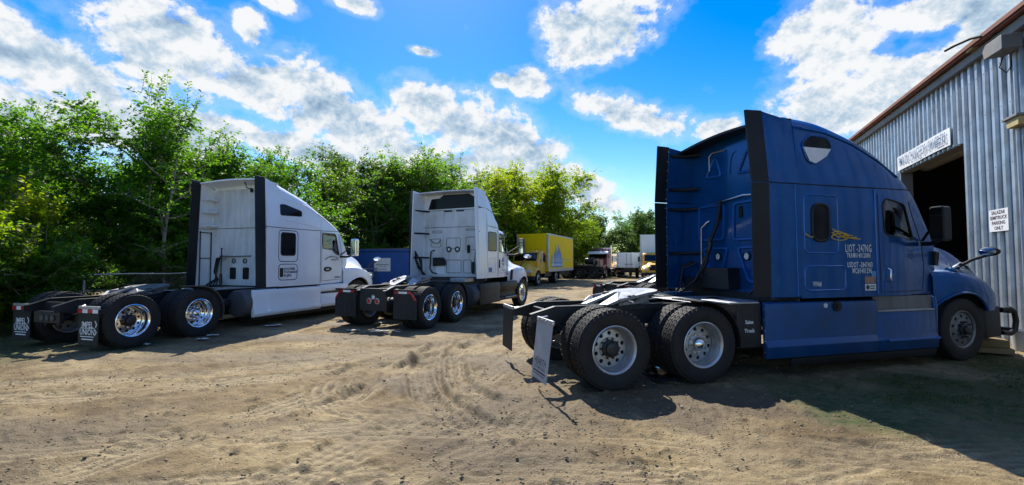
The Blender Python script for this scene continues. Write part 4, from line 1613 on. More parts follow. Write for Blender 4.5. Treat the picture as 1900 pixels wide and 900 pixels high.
# skirts and steps
B_SK = [(1.19, 1.05), (1.222, 1.03), (1.225, .92), (1.205, .52), (1.25, .435), (1.245, .41), (1.232, .27), (1.17, .27), (1.16, 1.05)]
steps_and_skirt(bl, B_SK, 1.66, 3.75, M_BLUE_S)
steps_and_skirt(bl, [(1.195, .855), (1.205, .52), (1.25, .435), (1.245, .41), (1.232, .27), (1.16, .27), (1.16, .855)], 3.752, 5.02, M_BLUE_S)
steps_and_skirt(bl, [(1.20, .262), (1.22, .25), (1.20, .145), (1.17, .145), (1.17, .262)], 2.1, 5.0, M_BLACK, 'lower_skirt')
for sg in (1, -1):
    mb = MB(); mb.box(3.78, 4.98, -sg * .98, -sg * 1.215, .857, .885); mb.build('step', M_STEP, bl, bevel=.006)
    mb = MB(); mb.box(3.9, 5.0, -sg * 1.12, -sg * 1.285, .415, .445); mb.build('step', M_BLUE_L, bl, bevel=.006)  # lower step highlight is in the lighter blue
    mb = MB(); mb.box(3.76, 5.02, -sg * 1.13, -sg * 1.15, .88, 1.09); mb.build('step_well', M_DULLW, bl)
    mb = MB(); mb.cyl((2.95, -sg * 1.20, .97), (2.95, -sg * 1.245, .97), .075, 18); mb.cyl((2.95, -sg * 1.2, .97), (2.95, -sg * 1.26, .97), .03, 10); mb.build('fuel_cap', M_BLACK, bl, smooth=40)
    mb = MB(); mb.cyl((2.74, -sg * 1.222, .985), (2.74, -sg * 1.229, .985), .035, 16); mb.build('fuel_sticker', M_SIGN, bl)
    mb = MB(); mb.cyl((2.2, -sg * .90, .62), (4.4, -sg * .90, .62), .28, 20); mb.build('fuel_tank', M_ALU, bl, smooth=40)
mb = MB()
for k in range(5):
    mb.cyl((1.652, -1.205, .36 + k * .15), (1.662, -1.205, .36 + k * .15), .009, 6)
mb.build('skirt_bolts', M_ALU, bl)
# hood, lamps, bumper
B_HD = [(5.22, 2.00, 1.06, 1.47), (5.50, 1.99, 1.16, 1.48), (5.75, 1.975, 1.20, 1.46), (6.05, 1.95, 1.205, 1.40), (6.35, 1.88, 1.18, 1.30), (6.62, 1.75, 1.11, 1.18), (6.85, 1.56, .98, 1.06), (7.02, 1.32, .80, .97)]
hood(bl, B_HD, 5.7266, .80, M_BLUE, .64, .61)
steps_and_skirt(bl, [(1.10, 1.10), (1.16, 1.06), (1.18, .9), (1.17, .45), (1.10, .45)], 5.03, 5.115, M_BLUE, 'fender_rear')
for sg in (1, -1):
    mb = MB()
    rg = []
    for (s, l, z, h) in ((5.62, 1.10, 1.50, .02), (5.85, 1.11, 1.49, .07), (6.10, 1.08, 1.45, .085), (6.35, 1.02, 1.37, .085), (6.55, .94, 1.27, .06)):
        rg.append([(s, -sg * (l + .02), z - h), (s, -sg * (l + .012), z), (s, -sg * (l - .10), z + h), (s, -sg * (l - .16), z - h)])
    mb.loft(rg)
    e = mb.build('headlight', M_LAMP, bl, smooth=50)
    mb = MB()
    mb.tube([(5.60, -sg * 1.11, 1.52), (5.85, -sg * 1.06, 1.60), (6.15, -sg * 1.0, 1.57), (6.5, -sg * .90, 1.36)], .022, 8)
    mb.lathe([(0, .02), (.05, .0), (.055, -.03)], (6.25, -sg * .99, 1.42), 16, axis='x', closed=False)
    mb.build('bezel', M_CHROME, e, smooth=50)
    mb = MB()
    mb.prism([(5.28, 1.56), (5.36, 1.56), (5.40, 1.78), (5.30, 1.80)], -sg * 1.00, -sg * 1.062)
    mb.build('cowl_vent', M_BLACK, bl, bevel=.01)
mb = MB()
rg = []
for (y, s) in ((-1.16, 6.28), (-1.10, 6.75), (-.85, 7.05), (0, 7.16), (.85, 7.05), (1.10, 6.75), (1.16, 6.28)):
    rg.append([(s, y, .34), (s - .02, y, .86), (s - .16, y * .93, .86), (s - .16, y * .93, .34)])
mb.loft(rg)
mb.build('bumper', M_BLACK, bl, smooth=50, bevel=.02)
MB().box(6.85, 7.06, -.58, .58, .92, 1.22).build('grille', M_DARK, bl, bevel=.03)
mb = MB()
for sg in (1, -1):
    P = [(7.0, .98, .78), (7.18, 1.0, .80), (7.30, 1.0, .74), (7.34, 1.0, .58), (7.30, 1.0, .42), (7.18, 1.0, .36), (7.0, .98, .38)]
    mb.tube([(a, -sg * b, c) for a, b, c in P], .042, 10)
mb.tube([(7.30, y, .74) for y in np.linspace(-1, 1, 7)], .036, 10)
mb.tube([(7.30, y, .42) for y in np.linspace(-1, 1, 7)], .036, 10)
mb.build('bumper_guard', M_BLACK, bl, smooth=60)
mirror(bl, 4.80, 1.45, 2.21, .54, arm_s=4.98, arm_l=1.08, gm=M_WINDARK)  # mirror glass coloured dark, standing in for a dark reflection
hood_mirror(bl, 6.12, 1.32, 1.79, (5.86, 1.06, 1.55))
# flaps
P_GREY = mat('grey_flap', (0.34, 0.36, 0.38), .6, dirt=.5, dirt_col=(0.33, 0.30, 0.25), bump=.1)
P_DKFLAP = mat('dark_flap', (0.014, 0.016, 0.019), .55, dirt=.3, dirt_col=(.07, .065, .055), bump=.1, spec=.3)
e = mud_flap(bl, -1.50, .66, 1.22, .14, .86, P_GREY, tilt=R_(7))
put_text('HEARTH', .12, M_PRINT_D, e, (-.0068, 0.0, -.50), (0, -1, 0), (0, 0, 1), bold=.002, squeeze=.95)
put_text('CUSTOM TRUCKS', .05, M_PRINT_D, e, (-.0068, 0, -.575), (0, -1, 0), (0, 0, 1), bold=.001)
mb = MB()
mb.box(-.0075, -.0062, -.22, .22, -.635, -.612); mb.box(-.0075, -.0062, -.20, .20, -.665, -.655)
mb.build('printed_bars', M_PRINT_D, e)
mud_flap(bl, -1.46, -1.24, -.66, .20, .86, P_DKFLAP, tilt=R_(2))
# lettering on the sleeper side
TX = dict(xdir=(1, 0, 0), ydir=(0, 0, 1))
for t_, s, z, sz, sq in (('LIOT -347NG', 3.39, 1.82, .160, .55), ('TRAM01401208N', 3.39, 1.715, .100, .62), ('USDOT -3847483', 3.41, 1.575, .110, .60), ('MC#1401296', 3.45, 1.485, .110, .62), ('VIN#', 2.58, 1.30, .095, .75)):
    put_text(t_, sz, M_PRINT_W, bl, (s, -1.2385, z), bold=.002, squeeze=sq * .9, space=1.16, **TX)
mb = MB(); mb.box(3.50, 3.72, -1.2365, -1.2375, 1.19, 1.29); mb.build('sticker', M_SIGN, bl)
mb = MB(); mb.cyl((3.555, -1.2375, 1.24), (3.555, -1.2385, 1.24), .035, 14); mb.box(3.60, 3.70, -1.2376, -1.2385, 1.25, 1.265); mb.box(3.60, 3.70, -1.2376, -1.2385, 1.215, 1.23); mb.build('sticker_print', M_PRINT_D, bl)
mb = MB(); mb.box(3.50, 3.72, -1.2365, -1.2378, 1.30, 1.40); mb.build('sticker', mat('sticker_red', (0.26, 0.09, 0.07), .5, dirt=.8, dirt_col=(.55, .42, .3), dscale=12), bl)
mb = MB(); mb.box(3.64, 3.73, -1.2365, -1.2382, 1.40, 1.48); mb.build('sticker', mat('sticker_blue', (0.10, 0.30, 0.60), .5), bl)
# yellow straps hanging by the sleeper window
st = empty('loose_straps', bl.location, bl.rotation_euler.z)
tag(st, 'tangled yellow straps hanging by the blue sleeper window', 'straps')
for k in range(4):
    P = [(2.86 + .62 * t, -1.262 - .012 * math.sin(9 * t + k), 2.05 - .10 * t + .05 * math.sin(7 * t + k * 1.7) * (1 - t)) for t in np.linspace(0, .85 - .12 * k, 14)]
    MB().tube(P, .008, 5).build('strap', M_STRAP, st, smooth=60)
MB().tube([(2.36 + .14 * t, -1.263, 2.03 - .05 * math.sin(t * 2)) for t in np.linspace(0, 1, 6)], .007, 5).build('strap', M_STRAP, st, smooth=60)
MB().tube([(3.0 + .16 * math.cos(a), -1.266, 1.99 + .05 * math.sin(a)) for a in np.linspace(0, 6.28, 16, endpoint=False)], .006, 5, closed=True).build('strap', M_STRAP, st, smooth=60)

# ------------------------------------------------------------------ the white tractor on the left
random.seed(11)
t1 = place('white_sleeper_truck', -8.1133, 9.785, .3099)
tag(t1, 'clean white semi truck tractor with rounded sleeper and polished wheels beside the trees', 'truck', 'truck tractors in the yard')
chassis(t1, -1.48, 6.6, .92, .11, (.15, 1.08), 6.22, M_CHROME, M_FRAME, M_CHROME, ('axle', 'cap'), fw_mat=M_STEEL, nh=10, hr=.026)
T1_TAB = [(2.83, 1.22, 3.72), (3.20, 1.22, 3.60), (3.75, 1.22, 3.42), (4.30, 1.21, 3.16), (4.80, 1.17, 2.93), (5.15, 1.11, 2.75), (5.42, 1.05, 2.56), (5.66, 1.0, 2.28), (5.86, .97, 2.0)]


def t1_w(s, z):
    w = smooth_interp([t[0] for t in T1_TAB], [t[1] for t in T1_TAB], s)
    return w - max(0, z - 2.52) * .09


T1_WIN = rpoly([(4.46, 2.02), (4.95, 1.99), (5.12, 1.86), (5.36, 1.84), (5.12, 2.47), (4.45, 2.47)], [.08, .1, .1, .06, .08, .06])
cab_body(t1, T1_TAB, .97, 2.52, .09, M_WHITE, windows=[T1_WIN], shield=(rpoly([(-.86, 2.06), (.86, 2.06), (.88, 2.52), (-.88, 2.52)], .1), 5.42, 6.5),
         r=lambda s: .25 if s < 4.8 else max(.10, .25 - (s - 4.8) * .25), hollow=(2.95, 5.78))
pane(t1, T1_WIN, t1_w, M_GLASS, 'door_window')
mb = MB()
mb.add([(5.83, -.88, 2.04), (5.83, .88, 2.04), (5.50, .9, 2.53), (5.50, -.9, 2.53), (5.84, -.88, 2.04), (5.84, .88, 2.04), (5.51, .9, 2.53), (5.51, -.9, 2.53)], [(0, 1, 2, 3), (7, 6, 5, 4), (0, 4, 5, 1), (1, 5, 6, 2), (2, 6, 7, 3), (3, 7, 4, 0)])
mb.build('windshield', M_GLASS, t1)
MB().box(5.40, 5.66, -.85, .85, 1.3, 1.84).build('dashboard', M_INTERIOR, t1, bevel=.05)
for y in (-.5, .5):
    mb = MB()
    mb.prism(rpoly([(4.5, 1.35), (5.0, 1.35), (5.0, 1.5), (4.63, 1.52), (4.53, 2.2), (4.41, 2.2), (4.43, 1.4)], .05), y - .24, y + .24)
    mb.build('seat', M_INTERIOR, t1, smooth=40)
pane(t1, rrect(2.86, 3.35, 1.80, 2.39, .08, 4), t1_w, M_WINDARK, 'sleeper_window', fr=.014)
pane(t1, rpoly([(2.86, 2.86), (3.60, 2.89), (3.60, 3.03), (3.02, 3.15), (2.86, 3.14)], .05), lambda s, z: t1_w(s, z) + .002, M_WINDARK, 'upper_window', fr=.010)
seam(t1, rrect(2.78, 3.45, 1.63, 2.46, .12, 4), t1_w, .011, 'panel_gasket', M_SEAM, closed=True, off=-.004)
seam(t1, rrect(2.79, 3.44, 1.14, 1.56, .11, 4), t1_w, .011, 'hatch_gasket', M_SEAM, closed=True, off=-.004)
seam(t1, dense([(2.3, 2.52), (3.0, 2.52), (3.8, 2.525), (4.6, 2.54), (5.36, 2.58)], 4), t1_w, .008, 'roof_joint')
seam(t1, dense([(4.36, 2.52), (4.36, 1.0)], 6), t1_w, .008, 'door_joint')
seam(t1, dense([(4.42, 2.50), (4.41, 1.06), (5.46, 1.08), (5.58, 1.3), (5.56, 1.85), (5.32, 2.5)], 5), t1_w, .006, 'door_joint')
seam(t1, dense([(3.05, 2.74), (3.9, 2.66), (4.4, 2.57)], 5), t1_w, .012, 'side_crease', M_WHITE)
seam(t1, dense([(4.36, 2.52), (4.40, 2.85), (4.30, 3.05)], 5), t1_w, .006, 'roof_joint', M_WHITE)
seam(t1, dense([(3.0, 3.30), (3.8, 3.2), (4.5, 2.92), (5.1, 2.62)], 6), t1_w, .014, 'side_crease', M_WHITE)
for sg in (1, -1):
    mb = MB(); mb.prism(rrect(2.83, 2.94, 1.22, 1.46, .03), -sg * 1.205, -sg * 1.23); mb.build('hatch_latch', M_BLACK, t1, bevel=.004)
    mb = MB(); mb.prism(rpoly([(4.50, 1.40), (4.58, 1.33), (4.78, 1.33), (4.88, 1.42), (4.78, 1.47), (4.58, 1.47)], .05), -sg * 1.19, -sg * 1.212); mb.build('door_handle', M_BLACK, t1, bevel=.004)
    mb = MB(); mb.prism(rrect(4.60, 4.74, 1.375, 1.42, .02), -sg * 1.21, -sg * 1.216); mb.build('door_badge', M_ALU, t1)
    mb = MB(); mb.box(5.10, 5.33, -sg * 1.12, -sg * 1.128, 1.13, 1.165); mb.build('model_badge', M_PRINT_D, t1)
for t_, z in (('DO DOT FR0398', 1.43), ('TO DOT 08A4761NC', 1.345), ('VIN LJ3F010', 1.255)):
    put_text(t_, .085, M_PRINT_D, t1, (2.96, -1.2245, z), (1, 0, 0), (0, 0, 1), bold=.003, squeeze=.62, align='LEFT')
for k, ch in enumerate('UNITED ENTERPRISE & PU SERVICE'):   # arched company line on the door
    if ch == ' ':
        continue
    a = R_(118 - k * 56 / 29)
    s, z = 4.95 + .80 * math.cos(a), .98 + .80 * math.sin(a)
    put_text(ch, .062, M_PRINT_D, t1, (s, -t1_w(s, z) - .004, z), (math.sin(a), 0, -math.cos(a)), (math.cos(a), 0, math.sin(a)), bold=.002, squeeze=.8)
put_text('TRANSPORTATION', .07, M_PRINT_D, t1, (4.93, -t1_w(4.93, 1.68) - .006, 1.68), (1, .05, 0), (0, 0, 1), bold=.002, squeeze=.72)
# extenders
t1_l = lambda z: 1.22 - max(0, z - 2.52) * .09
extender(t1, 2.40, 2.84, .98, 3.76, t1_l, M_WHITE, 2.52, tops=(3.78, 3.60))
extender(t1, 2.13, 2.404, .97, 3.79, lambda z: t1_l(z) + .002, M_BLACK, None, flare=-.03, name='rubber_edge')
mb = MB()
rg = []
for s, dz in ((2.36, .04), (2.84, -.03)):
    rg.append([(s, y, 3.70 + dz + .06 * math.cos(y / 1.1 * 1.4)) for y in np.linspace(-1.10, 1.10, 13)] + [(s, y, 3.665 + dz + .06 * math.cos(y / 1.1 * 1.4)) for y in np.linspace(1.10, -1.10, 13)])
mb.loft(rg)
mb.build('roof_trailing_edge', M_WHITE, t1, smooth=40)


def tw(l, z, d=0.0):
    return (2.828 - d, -l, z)


for sg in (1, -1):
    for z in (3.32, 2.98, 2.60):
        mb = MB(); mb.prism(rpoly([(-.09, -.03), (.09, -.03), (.10, .02), (-.10, .03)], .02), 2.46, 2.80, 'yz')
        o = mb.build('extender_bracket', M_WHITE, t1, bevel=.01)
        o.location = (0, -sg * 1.03, z)
MB().prism([(-1.12, 1.0), (1.12, 1.0), (1.12, 3.45), (1.0, 3.60), (-1.0, 3.60), (-1.12, 3.45)], 2.822, 2.836, 'yz').build('rear_wall', M_WHITE_D, t1)
MB().tube([tw(l, 2.535, .008) for l in np.linspace(-1.2, 1.2, 8)], .008, 6).build('rear_joint', M_SEAM, t1)
mb = MB()
mb.tube([tw(-1.17, 2.46, .34), tw(-1.17, .98, .34)], .016, 6); mb.tube([tw(-1.17, 2.44, .02), tw(-1.17, 1.0, .02)], .014, 6)
for z in (2.42, 1.72):
    mb.tube([tw(-1.17, z, .34), tw(-1.17, z, .02)], .012, 6)
mb.build('ladder_rail', M_FRAME, t1, smooth=50)
mb = MB(); mb.tube([tw(-.57, .94, .20), tw(-.57, 1.30, .20)], .035, 8); mb.tube([tw(-.57, 1.3, .20), tw(-.56, 1.98, .20)], .016, 8); mb.cyl(tw(-.56, 1.96, .2), tw(-.56, 2.0, .2), .024, 8)
mb.build('hose_stand', M_FRAME, t1, smooth=50)
MB().tube([tw(-.82, 1.78, .03), tw(-.4, 1.765, .06), tw(0, 1.77, .06), tw(.26, 1.78, .03)], .018, 8).build('grab_bar', M_STEEL, t1, smooth=50)
for l in (-.34, .05):
    e = empty('work_lamp', tw(l, 1.645), 0, t1)
    mb = MB(); mb.lathe([(.066, .0), (.070, -.022), (.052, -.026), (.048, -.01)], (0, 0, 0), 18, axis='x'); mb.build('ring', M_BLACK, e, smooth=40)
    mb = MB(); mb.lathe([(.0, -.02), (.048, -.014), (.048, 0), (0, 0)], (0, 0, 0), 18, axis='x', closed=False); mb.build('lens', M_ALU, e, smooth=40)
for l in (-.365, .09):
    MB().prism(rrect(-l - .105, -l + .105, 1.15, 1.47, .04), 2.81, 2.836, 'yz').build('wall_vent', M_DARK, t1)
for k in range(4):
    mb = MB()
    o_ = .035 * k
    mb.tube([tw(-.60, 1.80 - o_, .16), tw(-.72 - o_, 1.72, .12), tw(-.86 - o_, 1.45 - o_, .08), tw(-.84 + o_, 1.15, .14), tw(-.98 + .12 * k, .98, .3)], .020, 8)
    mb.build('air_hose', M_BLACK, t1, smooth=50)
mb = MB()
mb.tube([tw(.28, 3.82, .40), tw(.22, 3.70, .20), tw(.12, 3.62, .08), tw(.24, 3.58, .04)], .014, 6); mb.tube([tw(.24, 3.60, .04), tw(.26, 3.50, .04)], .035, 8, caps=True)
mb.build('rear_lamp_stalk', M_BLACK, t1, smooth=50)
MB().box(2.79, 2.835, -1.19, 1.19, .86, .985).build('rear_sill', M_FRAME, t1)
MB().box(1.05, 2.75, -.5, .5, .935, .95).build('deck_plate', M_ALU, t1, bevel=.003)
for sg in (1, -1):
    mb = MB()
    rg = []
    for k in range(11):
        a = R_(92 - k * 11)
        rg.append([(.66 + .575 * math.cos(a), -sg * .62, TR + .575 * math.sin(a)), (.66 + .575 * math.cos(a), -sg * 1.21, TR + .575 * math.sin(a)), (.66 + .595 * math.cos(a), -sg * 1.21, TR + .595 * math.sin(a)), (.66 + .595 * math.cos(a), -sg * .62, TR + .595 * math.sin(a))])
    mb.loft(rg)
    mb.build('quarter_fender', M_GREYPL, t1, smooth=30)
    mb = MB(); mb.lathe([(0, -.02), (.2, -.015), (.31, .0), (.335, .04), (.335, 1.9), (0, 1.9)], (1.84, -sg * .88, .60), 28, axis='x', closed=False); mb.build('fuel_tank', M_GREYPL, t1, smooth=40)
T1_SK = [(1.17, .925), (1.225, .90), (1.235, .78), (1.222, .50), (1.262, .385), (1.265, .33), (1.235, .265), (1.16, .265), (1.15, .925)]
steps_and_skirt(t1, T1_SK, 2.02, 4.36, M_WHITE)
steps_and_skirt(t1, [(1.18, .95), (1.225, .93), (1.235, .78), (1.215, .745), (1.12, .735), (1.12, .69), (1.22, .685), (1.225, .50), (1.262, .385), (1.235, .30), (1.10, .30), (1.09, .95)], 4.375, 5.62, M_WHITE, 'step_fairing')
for sg in (1, -1):
    mb = MB(); mb.box(4.5, 5.45, -sg * 1.10, -sg * 1.24, .70, .725); mb.build('step', M_GREYPL, t1, bevel=.005)
    mb = MB(); mb.box(2.1, 5.6, -sg * .7, -sg * 1.1, .16, .27); mb.build('lower_skirt', M_BLACK, t1, bevel=.01)
T1_HD = [(5.60, 2.02, 1.05, 1.42), (5.95, 1.98, 1.18, 1.46), (6.22, 1.94, 1.22, 1.45), (6.55, 1.87, 1.22, 1.38), (6.85, 1.75, 1.19, 1.25), (7.10, 1.55, 1.10, 1.08), (7.30, 1.28, .95, .92)]
hood(t1, T1_HD, 6.22, .78, M_WHITE, .66, .62)
mb = MB()
rg = []
for (y, s) in ((-1.16, 6.80), (-1.08, 7.2), (-.8, 7.42), (0, 7.5), (.8, 7.42), (1.08, 7.2), (1.16, 6.80)):
    rg.append([(s, y, .32), (s - .02, y, .80), (s - .16, y * .93, .80), (s - .16, y * .93, .32)])
mb.loft(rg)
mb.build('bumper', M_WHITE, t1, smooth=50, bevel=.02)
MB().box(7.2, 7.36, -.5, .5, .85, 1.5).build('grille', M_DARK, t1, bevel=.03)
for sg in (1, -1):
    mb = MB(); mb.tube([(6.95, -sg * 1.08, 1.22), (7.12, -sg * 1.02, 1.16), (7.26, -sg * .92, 1.08)], [.05, .09, .05], 10); mb.build('headlight', M_LAMP, t1, smooth=50)
    mb = MB(); mb.prism(rrect(6.40, 6.52, 1.36, 1.385, .01), -sg * 1.2, -sg * 1.235); mb.build('marker_lamp', M_BLACK, t1)
mirror(t1, 5.62, 1.46, 2.08, .54, arm_s=5.45, arm_l=1.04, m=M_CHROME)
hood_mirror(t1, 7.0, 1.36, 1.72, (6.80, 1.10, 1.38), M_CHROME)
# tail: flaps with red and white tape, lamp bar
for (l0, l1) in ((.68, 1.22), (-1.22, -.68)):
    e = mud_flap(t1, -1.24, l0, l1, .13, .78, P_DKFLAP, bracket_mat=M_ALU)
    for k in range(4):
        MB().box(-.024, -.017, .27 - k * .135, .27 - (k + 1) * .135 + .002, -.075, -.008).build('reflective_tape', M_RED if k % 2 == 0 else M_PRINT_W, e)
    put_text('IMPEL', .15, M_PRINT_W, e, (-.0075, .02, -.29), (0, -1, 0), (0, 0, 1), bold=.002, squeeze=.8)
    put_text('UNION', .15, M_PRINT_W, e, (-.0075, .02, -.42), (0, -1, 0), (0, 0, 1), bold=.002, squeeze=.8)
    mb = MB(); mb.box(-.0082, -.0064, -.18, .20, -.352, -.342); mb.box(-.0082, -.0064, -.16, .20, -.505, -.49); mb.box(-.0082, -.0064, -.14, .16, -.555, -.535)
    mb.prism([(-.17, -.36), (-.21, -.41), (-.17, -.47), (-.19, -.47), (-.235, -.41), (-.19, -.36)], -.0082, -.0064, 'yz')
    mb.prism([(-.17, -.21), (-.21, -.27), (-.19, -.33), (-.21, -.33), (-.235, -.27), (-.19, -.21)], -.0082, -.0064, 'yz')
    mb.build('printed_marks', M_PRINT_W, e)
mb = MB(); mb.box(-1.36, -1.28, -.36, .36, .50, .72); mb.build('tail_lamp_bar', M_FRAME, t1, bevel=.01)
for y in (-.2, -.05, .1):
    mb = MB(); mb.cyl((-1.365, y, .60), (-1.385, y, .60), .05, 14); mb.build('tail_lamp', M_GREYPL, t1, smooth=40)

# ------------------------------------------------------------------ the second white tractor and the black one beyond the blue truck
def second_tractor(name, x, y, az, paint, grimy, fw_mat, rim):
    t2 = place(name, x, y, az)
    chassis(t2, -1.40, 5.7, 1.02, .10, (.25, 1.20), 5.5794, rim, M_FRAME, rim, ('axle', 'axle'), fw_mat=fw_mat, nh=5, hr=.04, steer_hub=M_ALU)
    TAB = [(2.55, 1.20, 3.82), (2.72, 1.19, 3.74), (2.90, 1.185, 3.52), (3.06, 1.18, 3.28), (3.22, 1.18, 3.08), (3.34, 1.18, 2.98), (3.42, 1.18, 2.76), (3.50, 1.18, 2.70), (3.9, 1.16, 2.66), (4.10, 1.10, 2.54), (4.38, 1.04, 2.20), (4.62, 1.0, 1.90)]

    def w2(s, z):
        w = smooth_interp([t[0] for t in TAB], [t[1] for t in TAB], s)
        return w - max(0, z - 2.72) * .08
    WIN = rpoly([(3.44, 1.96), (4.0, 1.92), (4.34, 1.92), (4.06, 2.52), (3.46, 2.54)], [.05, .05, .06, .06, .05])
    cab_body(t2, TAB, 1.12, 2.72, .08, paint, windows=[WIN], shield=(rpoly([(-.88, 1.98), (.88, 1.98), (.9, 2.44), (-.9, 2.44)], .08), 4.16, 5.3),
             r=lambda s: .20 if s < 3.9 else max(.08, .20 - (s - 3.9) * .2), hollow=(2.66, 4.54))
    pane(t2, WIN, w2, M_GLASS, 'door_window')
    mb = MB()
    mb.add([(4.56, -.9, 1.95), (4.56, .9, 1.95), (4.20, .92, 2.46), (4.20, -.92, 2.46), (4.57, -.9, 1.95), (4.57, .9, 1.95), (4.21, .92, 2.46), (4.21, -.92, 2.46)], [(0, 1, 2, 3), (7, 6, 5, 4), (0, 4, 5, 1), (1, 5, 6, 2), (2, 6, 7, 3), (3, 7, 4, 0)])
    mb.build('windshield', M_GLASS, t2)
    MB().box(4.2, 4.45, -.88, .88, 1.4, 1.84).build('dashboard', M_INTERIOR, t2, bevel=.05)
    mb = MB(); mb.prism([(4.02, 2.60), (4.34, 2.47), (4.35, 2.50), (4.05, 2.66)], -1.06, 1.06); mb.build('sun_visor', M_GREYPL, t2, bevel=.01)
    pane(t2, rrect(2.60, 3.22, 1.97, 2.55, .06, 4), w2, M_WINDARK, 'sleeper_window', fr=.012)
    seam(t2, rrect(2.64, 3.16, 1.28, 1.73, .05, 3), w2, .008, 'hatch_joint', grimy, closed=True, off=-.003)
    seam(t2, dense([(2.56, 2.74), (3.3, 2.72)], 5), w2, .008, 'roof_joint')
    seam(t2, dense([(2.56, 3.28), (2.95, 3.20), (3.12, 3.16)], 5), w2, .008, 'roof_joint')
    seam(t2, dense([(3.32, 2.66), (3.34, 1.16)], 6), w2, .007, 'door_joint')
    seam(t2, dense([(3.39, 2.62), (3.40, 1.25), (4.40, 1.25), (4.42, 1.85)], 5), w2, .005, 'door_joint')
    for sg in (1, -1):
        mb = MB(); mb.prism(rrect(3.43, 3.49, 1.42, 1.70, .02), -sg * 1.16, -sg * 1.20); mb.build('door_handle', M_BLACK, t2, bevel=.005)
        mb = MB(); mb.prism(rrect(4.36, 4.43, 1.17, 1.23, .02), -sg * 1.05, -sg * 1.09); mb.build('marker_lamp', M_RED, t2)
    # door emblem
    def lg(pts, d=.004):
        return [(s, -w2(s, z) - d, z) for s, z in pts]
    mb = MB()
    for pts in ([(3.62, 1.62), (3.80, 1.80), (3.82, 1.62)], [(3.84, 1.80), (4.02, 1.62), (3.86, 1.60)], [(3.64, 1.58), (3.82, 1.58), (3.80, 1.48)], [(3.86, 1.56), (4.0, 1.58), (3.84, 1.47)]):
        P = lg(pts)
        mb.add(P + [(a, b + .002, c) for a, b, c in P], [(0, 1, 2), (5, 4, 3), (0, 3, 4, 1), (1, 4, 5, 2), (2, 5, 3, 0)])
    mb.build('door_emblem', M_LOGO_B, t2)
    mb = MB()
    for z, a, b in ((1.42, 3.62, 4.04), (1.37, 3.68, 3.98), (1.32, 3.72, 3.94)):
        P = lg([(a, z), (b, z), (b, z + .025), (a, z + .025)])
        mb.add(P, [(0, 1, 2, 3)])
    mb.build('door_small_print', M_LOGO_B, t2)
    mb = MB(); P = lg([(2.62, 1.30), (2.88, 1.30), (2.88, 1.44), (2.62, 1.44)]); mb.add(P, [(0, 1, 2, 3)]); mb.build('sticker', M_LOGO_B, t2)
    # extenders and rear wall
    l2 = lambda z: 1.20 - max(0, z - 2.72) * .08
    extender(t2, 1.98, 2.56, 1.12, 3.84, l2, paint, 3.28, tops=(3.86, 3.80))
    extender(t2, 1.86, 1.985, 1.12, 3.86, lambda z: l2(z) + .002, paint, None, flare=-.01, name='extender_edge')
    for sg in (-1,):
        mb = MB(); mb.box(1.84, 1.95, -sg * 1.17, -sg * 1.215, 1.14, 3.86); mb.build('rubber_edge', M_BLACK, t2, bevel=.004)
    mb = MB()
    rg = []
    for s, dz in ((2.10, .02), (2.57, 0)):
        rg.append([(s, yy, 3.80 + dz + .03 * math.cos(yy * 1.3)) for yy in np.linspace(-1.08, 1.08, 11)] + [(s, yy, 3.765 + dz + .03 * math.cos(yy * 1.3)) for yy in np.linspace(1.08, -1.08, 11)])
    mb.loft(rg)
    mb.build('roof_trailing_edge', grimy, t2, smooth=40)

    def w(l, z, d=0.0):
        return (2.548 - d, -l, z)
    mb = MB()
    mb.prism(rpoly([(-.96, 3.34), (.96, 3.32), (.84, 3.66), (.52, 3.68), (.40, 3.775), (-.55, 3.775), (-.68, 3.69), (-.90, 3.66)], .03), 2.53, 2.552, 'yz')
    mb.build('rear_roof_opening', M_WINDARK, t2)
    MB().prism([(-1.1, 1.14), (1.1, 1.14), (1.1, 3.30), (-1.1, 3.30)], 2.536, 2.56, 'yz').build('rear_wall', grimy, t2)
    for z in (3.28, 2.73):
        MB().tube([w(l, z, .012) for l in np.linspace(-1.15, 1.1, 6)], .008, 6).build('rear_joint', M_SEAM, t2)
    for q, r in (([(-.27, 2.05), (.24, 2.05), (.24, 2.38), (-.27, 2.38)], .05), ([(-.26, 1.27), (.27, 1.27), (.27, 1.68), (-.26, 1.68)], .05), ([(.36, 1.27), (.62, 1.27), (.64, 1.68), (.36, 1.68)], .05), ([(.44, 2.0), (.80, 2.0), (.80, 2.40), (.44, 2.40)], .05), ([(-.85, 2.1), (-.48, 2.1), (-.48, 2.36), (-.85, 2.36)], .05), ([(.44, 2.62), (.76, 2.62), (.76, 2.66), (.44, 2.66)], .01), ([(-.8, 2.56), (-.45, 2.56), (-.45, 2.62), (-.8, 2.62)], .01)):
        MB().tube([w(l, z, .014) for l, z in rpoly(q, r, 3)], .008, 6, closed=True).build('wall_pressing', M_GREYPL, t2, smooth=60)
    for l in (-.17, .14):
        e = empty('work_lamp', w(l, 2.02, .012), 0, t2)
        mb = MB(); mb.lathe([(.088, .0), (.092, -.024), (.05, -.028), (.045, -.01)], (0, 0, 0), 18, axis='x'); mb.build('ring', M_BLACK, e, smooth=40)
        mb = MB(); mb.lathe([(.0, -.024), (.045, -.018), (.045, 0), (0, 0)], (0, 0, 0), 18, axis='x', closed=False); mb.build('lens', M_LENS_W, e, smooth=40)
    MB().prism(rrect(-.59, -.49, 1.90, 2.15, .02), 2.515, 2.54, 'yz').build('wall_vent', M_DARK, t2)
    for l in (-.21, .23):
        MB().box(2.52, 2.54, -l - .14, -l + .14, 3.225, 3.265).build('wall_slot', M_SEAM, t2)
